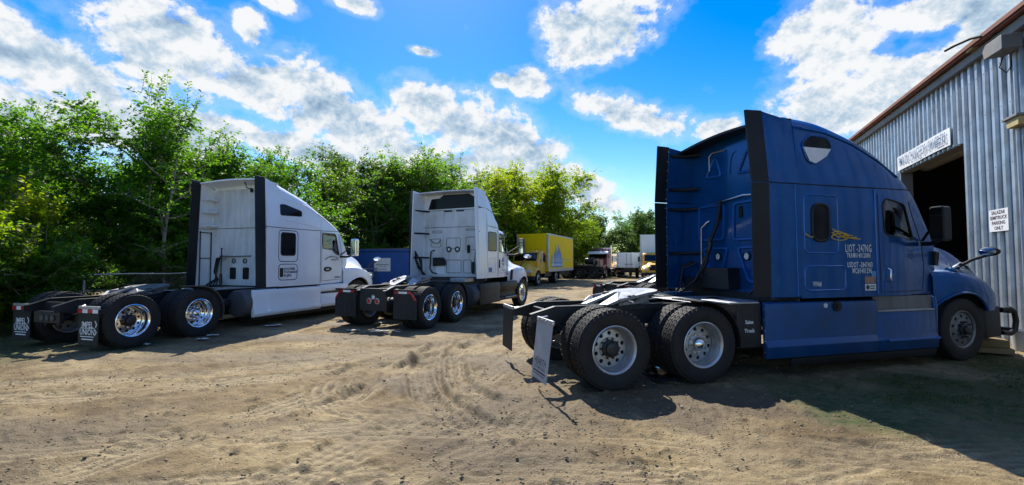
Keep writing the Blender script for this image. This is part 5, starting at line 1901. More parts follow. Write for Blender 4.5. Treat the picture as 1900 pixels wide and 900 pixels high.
    MB().prism(rpoly([(.28, 1.50), (.74, 1.48), (.74, 1.76), (.36, 1.76), (.28, 1.68)], .03), 2.46, 2.535, 'yz').build('wall_box', M_BLACK, t2, bevel=.01)
    MB().prism(rrect(.34, .66, 1.22, 1.49, .03), 2.52, 2.539, 'yz').build('wall_patch', paint, t2)
    mb = MB(); mb.tube([w(-.70, 2.0, .03), w(-.82, 1.96, .06), w(-.86, 1.4, .06), w(-.76, 1.28, .08), w(-.6, 1.24, .04)], .02, 8); mb.build('pipe', M_BLACK, t2, smooth=50)
    mb = MB(); mb.tube([w(-.9, 2.36, .02), w(-.75, 2.24, .04), w(-.55, 2.22, .04), w(-.5, 2.32, .02)], .012, 6); mb.build('cable', M_GREYPL, t2, smooth=50)
    for k in range(3):
        mb = MB()
        mb.tube([w(-1.1 + .05 * k, 1.2, .1), w(-1.18, 1.7 - .1 * k, .35), w(-1.12, 1.95 - .08 * k, .5), w(-1.0 + .04 * k, 1.7, .45), w(-.96, 1.3, .35), w(-.9, 1.15, .3)], .022, 8)
        mb.build('air_hose', M_BLACK, t2, smooth=50)
    mb = MB(); mb.tube([w(.92, 2.45, .1), w(.78, 1.7, .08), w(.72, 1.3, .1)], .012, 6); mb.cyl(w(.74, 1.25, .1), w(.74, 1.62, .1), .05, 8); mb.build('hose_stand', M_BLACK, t2, smooth=50)
    for sg in (1, -1):
        for z in (3.26, 2.53, 1.75):
            mb = MB(); mb.tube([(2.0, -sg * 1.15, z), (2.3, -sg * 1.12, z + .01), (2.53, -sg * .92, z)], .028, 8); mb.build('brace', M_BLACK, t2, smooth=50)
    MB().box(2.50, 2.56, -1.15, 1.15, 1.03, 1.145).build('rear_sill', M_FRAME, t2)
    MB().box(1.55, 2.1, -.95, -.45, 1.03, 1.14).build('deck_box', M_ALU, t2, bevel=.01)
    MB().box(1.2, 2.4, -.42, .42, 1.035, 1.05).build('deck_plate', M_FRAME, t2)
    for sg in (1, -1):
        mb = MB()
        rg = []
        for k in range(9):
            a = R_(60 - k * 9)
            rg.append([(.66 + .60 * math.cos(a), -sg * .62, TR + .60 * math.sin(a)), (.66 + .60 * math.cos(a), -sg * 1.21, TR + .60 * math.sin(a)), (.66 + .62 * math.cos(a), -sg * 1.21, TR + .62 * math.sin(a)), (.66 + .62 * math.cos(a), -sg * .62, TR + .62 * math.sin(a))])
        mb.loft(rg)
        mb.build('quarter_fender', M_BLACK, t2, smooth=30)
        mb = MB(); mb.lathe([(0, -.02), (.2, -.015), (.31, .0), (.34, .05), (.34, 1.3), (0, 1.3)], (1.72, -sg * .86, .63), 28, axis='x', closed=False); mb.build('fuel_tank', M_GREYPL, t2, smooth=40)
        mb = MB(); mb.box(3.9, 4.75, -sg * 1.1, -sg * 1.25, .42, .46); mb.build('step', M_STEP, t2, bevel=.006)
    SK = [(1.12, .98), (1.20, .96), (1.22, .80), (1.20, .50), (1.22, .34), (1.12, .32), (1.10, .98)]
    steps_and_skirt(t2, SK, 2.02, 3.46, M_BLACK)
    steps_and_skirt(t2, [(1.12, .96), (1.20, .94), (1.21, .78), (1.12, .62), (1.12, .48), (1.20, .46), (1.20, .36), (1.10, .34), (1.08, .96)], 3.48, 4.98, M_BLACK, 'step_fairing')
    HD = [(4.50, 1.92, 1.02, 1.30), (4.85, 1.90, 1.10, 1.36), (5.2, 1.84, 1.19, 1.44), (5.55, 1.74, 1.22, 1.44), (5.85, 1.56, 1.20, 1.32), (6.1, 1.32, 1.12, 1.12), (6.28, 1.10, 1.0, .95)]
    hood(t2, HD, 5.5794, .84, paint, .66, .60)
    for sg in (1, -1):
        mb = MB(); mb.prism(rpoly([(4.62, .98), (4.72, 1.0), (4.80, 1.40), (4.70, 1.36)], .02), -sg * 1.06, -sg * 1.12); mb.build('fender_vent', M_BLACK, t2, bevel=.006)
        mb = MB(); mb.tube([(5.95, -sg * 1.12, 1.14), (6.1, -sg * 1.05, 1.08), (6.22, -sg * .95, 1.02)], [.05, .08, .05], 10); mb.build('headlight', M_LAMP, t2, smooth=50)
    mb = MB()
    rg = []
    for (yy, s) in ((-1.18, 5.95), (-1.12, 6.2), (-.8, 6.42), (0, 6.5), (.8, 6.42), (1.12, 6.2), (1.18, 5.95)):
        rg.append([(s, yy, .34), (s - .02, yy, .84), (s - .16, yy * .93, .84), (s - .16, yy * .93, .34)])
    mb.loft(rg)
    mb.build('bumper', M_BLACK, t2, smooth=50, bevel=.02)
    MB().box(6.16, 6.34, -.5, .5, .86, 1.3).build('grille', M_DARK, t2, bevel=.03)
    mirror(t2, 4.84, 1.42, 2.16, .55, arm_s=4.45, arm_l=1.04)
    hood_mirror(t2, 5.72, 1.30, 1.83, (5.55, 1.06, 1.45), M_CHROME)
    for (a, b) in ((.56, 1.22), (-1.22, -.56)):
        e = mud_flap(t2, -1.26, a, b, .27, .92, P_DKFLAP, clip=.17, bracket_mat=M_BLACK)
        sg = -1 if a > 0 else 1
        for k in range(4):
            y0 = sg * (-.29 + k * .12)
            MB().box(-.024, -.0175, y0, y0 + sg * .115, -.05, .0).build('reflective_tape', M_RED if k in (0, 3) else M_PRINT_W, e)
        mb = MB()
        mb.prism([(sg * .20, -.02), (sg * .17, -.06), (sg * .29, -.21), (sg * .32, -.18)], -.0125, -.0065, 'yz')
        mb.build('reflective_tape', M_RED, e)
    MB().box(-1.32, -1.28, -.40, .40, .44, .98).build('tail_panel', M_FRAME, t2, bevel=.01)
    for yy, z, m, r in ((.10, .68, M_RED, .055), (-.14, .68, M_RED, .055), (-.02, .77, M_LENS_W, .04)):
        e = empty('tail_lamp', (-1.325, yy, z), 0, t2)
        mb = MB(); mb.lathe([(r + .018, .0), (r + .018, -.012), (r, -.014), (r, 0)], (0, 0, 0), 16, axis='x'); mb.build('ring', M_ALU, e, smooth=40)
        mb = MB(); mb.lathe([(0, -.016), (r * .7, -.013), (r, -.005), (r, .004), (0, .004)], (0, 0, 0), 16, axis='x', closed=False); mb.build('lens', m, e, smooth=40)
    return t2


random.seed(21)
t2 = second_tractor('white_flat_roof_truck', -2.8431, 12.3728, .3987, M_WHITE, M_WHITE_D, M_GREASE, M_CHROME)
tag(t2, 'white semi truck tractor with grimy flat sleeper back and dark plastic skirts', 'truck', 'truck tractors in the yard')
random.seed(31)
M_NAVY = mat('navy_paint', (0.012, 0.018, 0.035), .35, coat=.5, dirt=.2)
t3 = second_tractor('black_semi_truck', 4.15, 13.9, R_(70), M_NAVY, M_NAVY, M_GREASE, M_ALU)
tag(t3, 'black semi truck chassis and coupling plate seen beyond the blue truck tail', 'truck', 'truck tractors in the yard')

# ------------------------------------------------------------------ vehicles at the back of the yard
def small_wheel(root, s, l, r=.48, m=None):
    w = empty('wheel', (s, -l, r), 0 if l > 0 else math.pi, root)
    a = link('tyre', TY_S, w, (0, 0, 0)); a.scale = (r / TR,) * 3
    k = ((m or M_ALU).name, False, 10, .026)
    if k not in RIMS:
        RIMS[k] = rim_mesh('rim', m or M_ALU, False)
    a = link('rim', RIMS[k], w, (0, 0, 0)); a.scale = (r / TR,) * 3
    k = ('steer', M_FRAME.name)
    if k not in HUBS:
        HUBS[k] = hub_mesh('hub', M_FRAME, -.118, 'steer')
    a = link('hub', HUBS[k], w, (0, 0, 0)); a.scale = (r / TR,) * 3
    return w


def box_truck(name, x, y, az, cab_paint, box_paint, blen=5.6, bh=(.92, 3.66), trim=None, bare_nose=False, cabw=1.02):
    """conventional cab with a van body; origin at the ground under the front axle"""
    t = place(name, x, y, az)
    for sg in (1, -1):
        mb = MB(); mb.box(-6.2, .5, sg * .40, sg * .44, .62, .86); mb.build('frame_rail', M_FRAME, t)
        small_wheel(t, 0, sg * 1.0)
        for l in (.98, .68):
            small_wheel(t, -4.6, sg * l)
    mb = MB(); mb.cyl((-4.6, -.9, .48), (-4.6, .9, .48), .09, 10); mb.build('rear_axle', M_FRAME, t)
    TAB = [(-1.95, cabw, 2.40), (-1.4, cabw, 2.44), (-1.0, cabw - .02, 2.38), (-.80, cabw - .04, 2.22), (-.55, cabw - .07, 1.86), (-.40, cabw - .09, 1.66)]

    def w(s, z):
        return smooth_interp([q[0] for q in TAB], [q[1] for q in TAB], s)
    WIN = rpoly([(-1.72, 1.62), (-.92, 1.58), (-1.06, 2.20), (-1.70, 2.24)], .06)
    cab_body(t, TAB, .80, 9, 0, cab_paint, windows=[WIN], shield=(rpoly([(-.84, 1.68), (.84, 1.68), (.82, 2.24), (-.82, 2.24)], .08), -.95, .4), r=lambda s: .12, hollow=(-1.88, -.46))
    pane(t, WIN, w, M_GLASS, 'door_window')
    mb = MB(); mb.add([(-.46, -.86, 1.66), (-.46, .86, 1.66), (-.80, .84, 2.26), (-.80, -.84, 2.26)], [(0, 1, 2, 3)]); mb.build('windshield', M_GLASS_D, t)
    seam(t, dense([(-1.80, 2.2), (-1.80, .9), (-.85, .9), (-.80, 1.6)], 3), w, .008, 'door_joint')
    HD = [(-.62, 1.64, .96, 1.22), (-.3, 1.60, 1.06, 1.26), (.0, 1.54, 1.10, 1.25), (.35, 1.46, 1.08, 1.16), (.65, 1.36, 1.0, 1.02), (.85, 1.22, .90, .90)]
    hood(t, HD, 0, .66, cab_paint, .60, .56)
    if bare_nose:
        mb = MB(); mb.prism(rpoly([(-.42, 1.36), (.42, 1.36), (.0, .92)], .06), .86, .93, 'yz'); mb.build('grille_mouth', M_DARK, t)
    MB().box(.78, .92, -.42, .42, .86, 1.18).build('grille', M_DARK, t, bevel=.03)
    for sg in (1, -1):
        mb = MB(); mb.prism(rrect(sg * .72 - .17, sg * .72 + .17, .90, 1.06, .05), .74, .90, 'yz'); mb.build('headlight', M_LENS_W, t, bevel=.03)
        mb = MB(); mb.tube([(-.72, -sg * (cabw - .02), 1.72), (-.66, -sg * 1.32, 1.78), (-.66, -sg * 1.34, 1.6)], .018, 6); mb.box(-.71, -.62, -sg * 1.24, -sg * 1.42, 1.62, 2.08); mb.build('mirror', M_BLACK, t, bevel=.01)
        mb = MB(); mb.box(-1.75, -.75, -sg * .75, -sg * 1.08, .46, .52); mb.build('step', M_STEP, t)
    MB().box(.84, 1.02, -1.12, 1.12, .42, .68).build('bumper', M_BLACK, t, bevel=.03)
    f, b = -2.05, -2.05 - blen
    MB().box(b, f, -1.22, 1.22, bh[0], bh[1]).build('van_body', box_paint, t, bevel=.02)
    tm = trim or M_ALU
    for sg in (1, -1):
        mb = MB(); mb.box(b - .01, f + .01, sg * 1.215, sg * 1.235, bh[0] - .02, bh[0] + .20); mb.build('lower_rail', tm, t)
        mb = MB(); mb.box(b - .01, f + .01, sg * 1.215, sg * 1.235, bh[1] - .09, bh[1] + .01); mb.build('upper_rail', tm, t)
        mb = MB(); mb.box(f - .14, f + .025, sg * 1.09, sg * 1.238, bh[0] + .2, bh[1] - .09); mb.build('corner_post', tm, t, bevel=.03)
    MB().box(b - .02, b + .10, -1.237, 1.237, bh[0], bh[1] + .005).build('rear_frame', tm, t)
    for k in range(2):
        MB().box(b - .045, b - .021, -1.1 + k * 1.12, -.02 + k * 1.12, bh[0] + .1, bh[1] - .12).build('rear_door', box_paint, t, bevel=.006)
    MB().box(b - .02, -2.2, -.9, .9, .55, bh[0] - .03).build('subframe', M_FRAME, t)
    mb = MB()
    for sg in (1, -1):
        mb.box(-5.35, -5.32, sg * .6, sg * 1.15, .25, .85)
    mb.build('mud_flaps', M_BLACK, t)
    return t


yb = box_truck('yellow_box_truck', .75, 31.6, R_(200.8), M_YELLOW, M_YBOX, 7.6, (.92, 3.66))
tag(yb, 'yellow box truck with blue and white emblem parked under the trees', 'truck', 'box trucks at the back of the yard')
# emblem on the side towards the workshop: l < 0 there (truck faces the camera)
lf = 1.223
mb = MB(); mbw = MB()
rnd = random.Random(5)
for k in range(9):
    s = -2.95 - k * .36
    h = [1.0, .25, 1.2, 1.75, 1.4, 1.85, 1.6, 1.3, .8][k]
    z0 = 1.22
    w = .21 if k != 1 else .07
    mb.prism([(s - w, z0), (s + w, z0), (s + w * .8, z0 + h * .7), (s + .02, z0 + h), (s - w * .7, z0 + h * .75)], lf, lf + .004)
    mbw.prism([(s - w * .6, z0 + .35), (s + w * .1, z0 + .35), (s, z0 + h * .8)], lf + .004, lf + .007)
    mbw.prism(rrect(s - .12, s + .10, z0 + .08, z0 + .28, .02, 1), lf + .004, lf + .007)
mb.build('emblem', M_LOGO_B, yb)
mbw.build('emblem_highlights', M_PRINT_W, yb)
mb = MB(); mb.box(-9.2, -2.2, lf, lf + .012, 1.42 + .34, 1.47 + .34); mb.build('side_stripe', M_ALU, yb)

ty = box_truck('tall_white_box_truck', 12.65, 41.0, R_(196), M_YELLOW, M_WHITE, 6.0, (1.0, 4.15), M_WHITE_D, True)
tag(ty, 'yellow cab truck with tall white box at the edge of the blue sleeper', 'truck', 'box trucks at the back of the yard')
y2 = box_truck('small_yellow_truck', 10.75, 52.5, R_(205), M_YELLOW, M_WHITE_D, 3.0, (.9, 1.3), None, True, .92)
tag(y2, 'small yellow truck parked just behind the maroon truck', 'truck', 'box trucks at the back of the yard')

# white van body seen from its doors
wv = place('white_box_trailer', 12.0, 48.5, R_(8))
tag(wv, 'low white box body with double rear doors and dark hinges', 'truck', 'box trucks at the back of the yard')
MB().box(-2.4, 3.0, -1.15, 1.15, 1.02, 2.52).build('van_body', M_WHITE, wv, bevel=.02)
for k in range(2):
    d = MB().box(-2.44, -2.402, -1.1 + k * 1.11, -.01 + k * 1.11, 1.06, 2.48).build('rear_door', M_WHITE, wv, bevel=.006)
    mb = MB()
    y = (-1.1, 1.1)[k]
    for z in (1.15, 1.5, 1.85, 2.2, 2.42):
        mb.box(-2.47, -2.441, y - .06 * (1 if k == 0 else -1), y + .12 * (1 if k == 0 else -1), z - .02, z + .02)
    mb.build('hinges', M_BLACK, d)
    mb = MB()
    yy = (-.22, .22)[k]
    mb.tube([(-2.46, yy, 1.08), (-2.46, yy, 2.46)], .016, 6)
    mb.box(-2.48, -2.442, yy - .2, yy + .2, 1.36, 1.40)
    mb.build('lock_bar', M_BLACK, d)
MB().box(-2.4, 5.4, -.5, .5, .55, 1.0).build('frame_rails', M_FRAME, wv)
MB().box(-2.46, -2.36, -1.15, 1.15, .62, .80).build('rear_bumper', M_BLACK, wv, bevel=.01)
for sg in (1, -1):
    for s in (-1.2, 4.6):
        small_wheel(wv, s, sg * .95)
    mb = MB(); mb.prism(rrect(sg * .95 - .12, sg * .95 + .12, .64, .76, .02), -2.48, -2.465, 'yz'); mb.build('tail_lamp', M_RED, wv)
mb = MB(); mb.loft([body_ring(3.2, 1.0, .8, 2.3, .15, 9, 0, .02), body_ring(4.2, 1.0, .8, 2.25, .15, 9, 0, .02), body_ring(4.8, .95, .8, 1.6, .15, 9, 0, .02), body_ring(5.5, .9, .8, 1.35, .15, 9, 0, .02)])
mb.build('cab_body', M_WHITE, wv, smooth=40)
e = empty('mirror', (4.3, -1.25, 1.75), 0, wv)
MB().box(-.04, .04, -.12, .12, -.2, .25).build('housing', M_BLACK, e, bevel=.02)

# maroon conventional tractor facing the yard
mr = place('maroon_semi_truck', 8.55, 46.6, R_(205))
tag(mr, 'maroon conventional truck with white sun visor at the back of the yard', 'truck')
TABM = [(-1.9, 1.02, 3.05), (-1.3, 1.02, 2.98), (-.95, 1.0, 2.72), (-.80, .98, 2.66), (-.62, .96, 2.30), (-.45, .94, 1.98)]
cab_body(mr, TABM, .95, 9, 0, M_MAROON, shield=None, r=lambda s: .14)
mb = MB(); mb.add([(-.40, -.84, 2.0), (-.40, .84, 2.0), (-.58, .84, 2.44), (-.58, -.84, 2.44)], [(0, 1, 2, 3)]); mb.build('windshield', M_WINDARK, mr)
mb = MB(); mb.prism([(-.72, 2.58), (-.20, 2.40), (-.20, 2.46), (-.74, 2.70)], -1.02, 1.02); mb.build('sun_visor', M_PRINT_W, mr, bevel=.01)
mb = MB()
for k in range(5):
    mb.cyl((-1.0, -.7 + k * .35, 2.86), (-.9, -.7 + k * .35, 2.86), .05, 8)
mb.build('roof_lamps', M_CHROME, mr)
for sg in (1, -1):
    mb = MB(); mb.prism(rpoly([(-1.6, 2.0), (-.85, 1.98), (-.98, 2.5), (-1.58, 2.5)], .05), -sg * 1.01, -sg * 1.03); mb.build('door_window', M_WINDARK, mr)
    mb = MB(); mb.lathe([(0, -.01), (.30, 0), (.32, .04), (.32, 1.2), (0, 1.2)], (-2.3, -sg * .9, .72), 20, axis='x', closed=False); mb.build('fuel_tank', M_CHROME, mr, smooth=40)
    mb = MB(); mb.tube([(-2.05, -sg * .98, .9), (-2.05, -sg * .98, 3.3)], .07, 12); mb.build('exhaust_stack', M_CHROME, mr, smooth=50)
    small_wheel(mr, .6, sg * 1.0, .5, M_CHROME)
    for s in (-3.6, -4.9):
        small_wheel(mr, s, sg * 1.0, .5)
    mb = MB(); mb.tube([(.0, -sg * 1.05, 1.0), (.25, -sg * 1.06, 1.2), (.6, -sg * 1.06, 1.26), (1.0, -sg * 1.05, 1.12), (1.2, -sg * 1.04, .85)], .09, 10); mb.build('fender', M_MAROON, mr, smooth=50)
    mb = MB(); mb.box(1.1, 1.2, -sg * .75, -sg * 1.0, 1.0, 1.22); mb.build('headlight', M_CHROME, mr, bevel=.03)
mb = MB(); mb.loft([body_ring(-.45, .72, 1.0, 1.98, .16, 9, 0, .03), body_ring(.4, .66, 1.0, 1.92, .16, 9, 0, .03), body_ring(1.15, .60, 1.0, 1.84, .16, 9, 0, .03)]); mb.build('hood', M_MAROON, mr, smooth=40)
MB().box(1.15, 1.22, -.52, .52, .95, 1.82).build('grille', M_CHROME, mr, bevel=.02)
MB().box(1.2, 1.38, -1.15, 1.15, .45, .78).build('bumper', M_CHROME, mr, bevel=.03)
MB().box(-6.0, 1.1, -.45, .45, .65, .95).build('frame_rails', M_FRAME, mr)

# stripped black chassis left of it
ch = place('bare_truck_chassis', 6.55, 45.0, R_(112))
tag(ch, 'dark bare truck chassis standing between yellow box truck and maroon truck', 'truck')
for sg in (1, -1):
    mb = MB(); mb.box(-1.6, 2.0, sg * .40, sg * .46, .8, 1.12); mb.build('frame_rail', M_FRAME, ch, bevel=.01)
    for s in (-1.0, .35, 1.6):
        small_wheel(ch, s, sg * 1.0, .52, M_FRAME)
for s in (-1.0, .35, 1.6):
    mb = MB(); mb.cyl((s, -1.0, .52), (s, 1.0, .52), .1, 10); mb.build('axle', M_FRAME, ch)
mb = MB(); mb.box(-.9, 1.9, -1.0, 1.0, 1.14, 1.32); mb.build('deck', M_FRAME, ch, bevel=.01)
mb = MB()
for k in range(6):
    mb.box(-.9 + k * .5, -.84 + k * .5, -1.0, -.94, 1.32, 2.02)
mb.box(-.9, 1.72, -1.0, -.94, 2.0, 2.06); mb.box(-.9, 1.72, -1.0, -.94, 1.66, 1.70)
mb.build('stake_rack', M_FRAME, ch)
mb = MB(); mb.lathe([(0, -.4), (.3, -.4), (.34, -.3), (.34, .3), (.3, .4), (0, .4)], (1.0, .2, 1.66), 18, axis='x', closed=False); mb.build('spare_tank', M_FRAME, ch, smooth=40)

# ------------------------------------------------------------------ blue waste container between the white trucks
dm = place('waste_container', -6.3, 22.4, R_(6))
tag(dm, 'blue steel waste container with white notice between the white trucks', 'container')
# x forward (away), y left; the long face towards the camera is at x = 0
MB().box(0, 2.0, -2.35, 1.6, .12, 2.12).build('body', M_BIN, dm, bevel=.02)
mb = MB(); mb.box(-.05, 2.05, -2.40, 1.65, 2.122, 2.22); mb.build('rim', M_BIN, dm, bevel=.02)
mb = MB()
mb.prism(rpoly([(-1.70, 2.20), (1.62, 2.20), (1.55, 2.26), (-1.65, 2.29)], .02), -.03, 2.0, 'yz'); mb.build('lid', M_GREYPL, dm, bevel=.01)
for y in (-1.70, 1.55):
    MB().box(-.04, -.002, y - .05, y + .05, .12, 2.12).build('rib', M_BIN, dm)
MB().box(-.035, -.001, -2.22, -1.78, 1.14, 1.94).build('side_opening', M_DARK, dm)
for z in (1.08, 1.96):
    MB().box(-.05, -.003, -2.30, -1.72, z, z + .05).build('opening_frame', M_BIN, dm)
sgn = MB().box(-.016, -.004, -.42, .40, 1.16, 1.80).build('notice', M_SIGN, dm)
mb = MB()
for z, a, b, h in ((1.46, -.32, .32, .045), (1.40, -.2, .2, .015), (1.25, -.22, .20, .035)):
    k = a
    while k < b:
        w_ = random.uniform(.02, .05)
        mb.box(-.0175, -.0162, k, min(k + w_, b), z, z + h * random.uniform(.6, 1))
        k += w_ + .012
mb.build('notice_print', M_PRINT_D, sgn)
for y in (-2.2, 1.5):
    MB().box(.1, 1.9, y - .08, y + .08, .02, .13).build('skid', M_FRAME, dm)

# ------------------------------------------------------------------ trees
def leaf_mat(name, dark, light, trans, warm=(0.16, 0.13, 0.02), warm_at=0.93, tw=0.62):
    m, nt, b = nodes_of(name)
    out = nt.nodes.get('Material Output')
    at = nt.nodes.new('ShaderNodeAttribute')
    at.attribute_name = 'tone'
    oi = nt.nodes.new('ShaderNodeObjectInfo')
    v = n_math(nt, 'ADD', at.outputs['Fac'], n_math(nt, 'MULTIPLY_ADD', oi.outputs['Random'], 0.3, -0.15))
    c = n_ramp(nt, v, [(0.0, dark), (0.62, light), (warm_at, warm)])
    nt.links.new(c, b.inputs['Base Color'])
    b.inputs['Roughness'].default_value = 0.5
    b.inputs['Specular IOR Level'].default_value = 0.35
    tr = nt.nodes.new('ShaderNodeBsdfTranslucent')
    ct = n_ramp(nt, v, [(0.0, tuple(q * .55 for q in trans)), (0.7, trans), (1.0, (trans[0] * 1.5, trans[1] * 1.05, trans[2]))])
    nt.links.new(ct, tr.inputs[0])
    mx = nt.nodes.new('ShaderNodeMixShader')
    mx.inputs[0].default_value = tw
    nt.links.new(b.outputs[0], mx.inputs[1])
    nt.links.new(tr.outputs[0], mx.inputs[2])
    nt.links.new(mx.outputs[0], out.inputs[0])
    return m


L_GREEN = leaf_mat('leaf_green', (0.020, 0.066, 0.008), (0.058, 0.150, 0.014), (0.165, 0.40, 0.012))
L_BRIGHT = leaf_mat('leaf_bright', (0.040, 0.090, 0.006), (0.105, 0.175, 0.008), (0.36, 0.54, 0.006), (0.30, 0.20, 0.01), .95, .66)
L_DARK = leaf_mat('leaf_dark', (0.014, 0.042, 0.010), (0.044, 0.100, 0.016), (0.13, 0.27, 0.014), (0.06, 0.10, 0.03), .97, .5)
L_RUST = leaf_mat('leaf_rusty', (0.028, 0.072, 0.007), (0.076, 0.150, 0.012), (0.19, 0.37, 0.012), (0.20, 0.07, 0.02), .82)
M_BARK = mat('bark', (0.20, 0.175, 0.145), .9, dirt=.3, dirt_col=(.26, .24, .2), vary=.3, bump=.5, bscale=24)


def leaves_mesh(name, P, D, size, rng, m, tone=None, wide=.5):
    """P leaf bases, D leaf directions; one folded diamond each"""
    n = len(P)
    L = size * rng.uniform(.6, 1.25, n)
    D = D / (np.linalg.norm(D, axis=1)[:, None] + 1e-9)
    up = rng.normal(0, .55, (n, 3)) + np.array([0, 0, 1.0])
    Wd = np.cross(D, up)
    Wd /= np.linalg.norm(Wd, axis=1)[:, None] + 1e-9
    Nn = np.cross(Wd, D)
    a = P
    tip = P + D * L[:, None]
    mid = P + D * (L * .48)[:, None]
    w = (L * wide * .5)[:, None]
    l = mid + Wd * w + Nn * (L * .07)[:, None]
    r = mid - Wd * w + Nn * (L * .07)[:, None]
    vs = np.stack([a, r, tip, l], 1).reshape(-1, 3).astype(np.float32)
    me = bpy.data.meshes.new(name)
    me.vertices.add(n * 4)
    me.vertices.foreach_set('co', vs.ravel())
    me.loops.add(n * 4)
    me.loops.foreach_set('vertex_index', np.arange(n * 4, dtype=np.int32))
    me.polygons.add(n)
    me.polygons.foreach_set('loop_start', np.arange(n, dtype=np.int32) * 4)
    me.update(calc_edges=True)
    t = rng.uniform(0, .75, n) if tone is None else tone
    at = me.attributes.new('tone', 'FLOAT', 'POINT')
    at.data.foreach_set('value', np.repeat(t, 4).astype(np.float32))
    me.materials.append(m)
    return me


def tree_mesh(seed, H, R, base, ntwig, nleaf, leaf, lm, lean=0.0, shoots=30, trunk_r=.11, spread=.33, top_bias=1.0, dense_low=False, flat=.8):
    rng = np.random.default_rng(seed)
    wood = MB()
    n = 9
    tp = []
    for k in range(n):
        t = k / (n - 1)
        tp.append(np.array([lean * t * H + .12 * math.sin(t * 5 + seed), .12 * math.cos(t * 4 + seed * 2), t * H * .86]))
    wood.tube([tuple(p) for p in tp], [trunk_r * (1 - .85 * k / (n - 1)) for k in range(n)], 8)
    limbs = []
    nl = 15
    for k in range(nl):
        t = .16 + .74 * (k + rng.uniform(0, .6)) / nl if not dense_low else .05 + .85 * (k + rng.uniform(0, .6)) / nl
        i = min(int(t * (n - 1)), n - 2)
        f = t * (n - 1) - i
        o = tp[i] * (1 - f) + tp[i + 1] * f
        az = k * 2.399 + rng.uniform(-.5, .5)
        hrel = np.clip((o[2] / H - base) / (1 - base), 0, 1)
        reach = R * (np.clip(math.sin(math.pi * min(.97, .18 + .80 * hrel)) ** .55, .25, 1)) * rng.uniform(.72, 1.08)
        rise = reach * rng.uniform(.25, .75) + .25 * hrel * R
        d = np.array([math.cos(az), math.sin(az), 0])
        pts = []
        for q in range(7):
            s = q / 6
            pts.append(o + d * reach * s + np.array([0, 0, rise * (s ** 1.3)]) + rng.normal(0, .05 * R * .35, 3) * s)
        r0 = trunk_r * (1 - t) * .62 + .012
        wood.tube([tuple(p) for p in pts], [r0 * (1 - .88 * q / 6) for q in range(7)], 5)
        limbs.append(np.array(pts))
    limbs.append(np.array(tp[4:] + [tp[-1] + np.array([0, 0, .1 * H])]))
    P, D, T = [], [], []

    def leafy(p0, p1, cnt, droop, tone):
        t = rng.uniform(.12, 1.0, cnt)
        q = p0[None] * (1 - t)[:, None] + p1[None] * t[:, None]
        q = q + np.array([0, 0, 1.0])[None] * (np.sin(t * np.pi) * .06 * np.linalg.norm(p1 - p0))[:, None]
        ax = (p1 - p0) / (np.linalg.norm(p1 - p0) + 1e-9)
        side = rng.normal(0, 1, (cnt, 3))
        side -= (side @ ax)[:, None] * ax[None]
        side /= np.linalg.norm(side, axis=1)[:, None] + 1e-9
        side[:, 2] *= .55
        dd = side * .9 + ax[None] * .55 + np.array([0, 0, -droop])[None]
        P.append(q + side * .02)
        D.append(dd)
        T.append(np.clip(tone + rng.normal(0, .13, cnt), 0, 1))
    for k in range(ntwig):
        L = limbs[rng.integers(len(limbs))]
        s = rng.beta(2.2, 1.2) * (len(L) - 1.001)
        i = int(s)
        a = L[i] * (1 - (s - i)) + L[i + 1] * (s - i)
        v = rng.normal(0, 1, 3)
        v[2] = abs(v[2]) * .75 - .15
        v /= np.linalg.norm(v)
        ln = R * spread * rng.uniform(.35, 1.15)
        mid = a + v * ln * .45
        b = a + v * ln + np.array([0, 0, rng.uniform(-.12, .10) * ln])
        if b[2] < .12:
            b[2] = .12 + rng.uniform(0, .2)
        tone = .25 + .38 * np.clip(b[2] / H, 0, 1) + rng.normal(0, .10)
        leafy(mid if rng.random() < .75 else a, b, nleaf, rng.uniform(.1, .5), tone)
        if k % 4 == 0:
            wood.tube([tuple(a), tuple(mid + np.array([0, 0, .03])), tuple(b)], [.010, .007, .003], 3, caps=False)
    # upright shoots breaking the outline
    tops = sorted(limbs, key=lambda q: -q[-1][2])[:10]
    for k in range(shoots):
        L = tops[rng.integers(len(tops))]
        a = L[-1] + rng.normal(0, .20 * R * .5, 3)
        h = rng.uniform(.10, .26) * H * top_bias * .6
        out = np.array([a[0] - tp[-1][0], a[1] - tp[-1][1], 0]) * .12
        b = a + np.array([rng.normal(0, .10) * h, rng.normal(0, .10) * h, h]) + out
        wood.tube([tuple(a), tuple((a + b) / 2 + rng.normal(0, .02, 3)), tuple(b)], [.010, .007, .003], 3, caps=False)
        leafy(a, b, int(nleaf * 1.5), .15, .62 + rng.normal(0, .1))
    P, D, T = np.concatenate(P), np.concatenate(D), np.concatenate(T)
    wm = wood.mesh('trunk', M_BARK, smooth=60, fix=False)
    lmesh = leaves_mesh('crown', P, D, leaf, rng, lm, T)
    return wm, lmesh


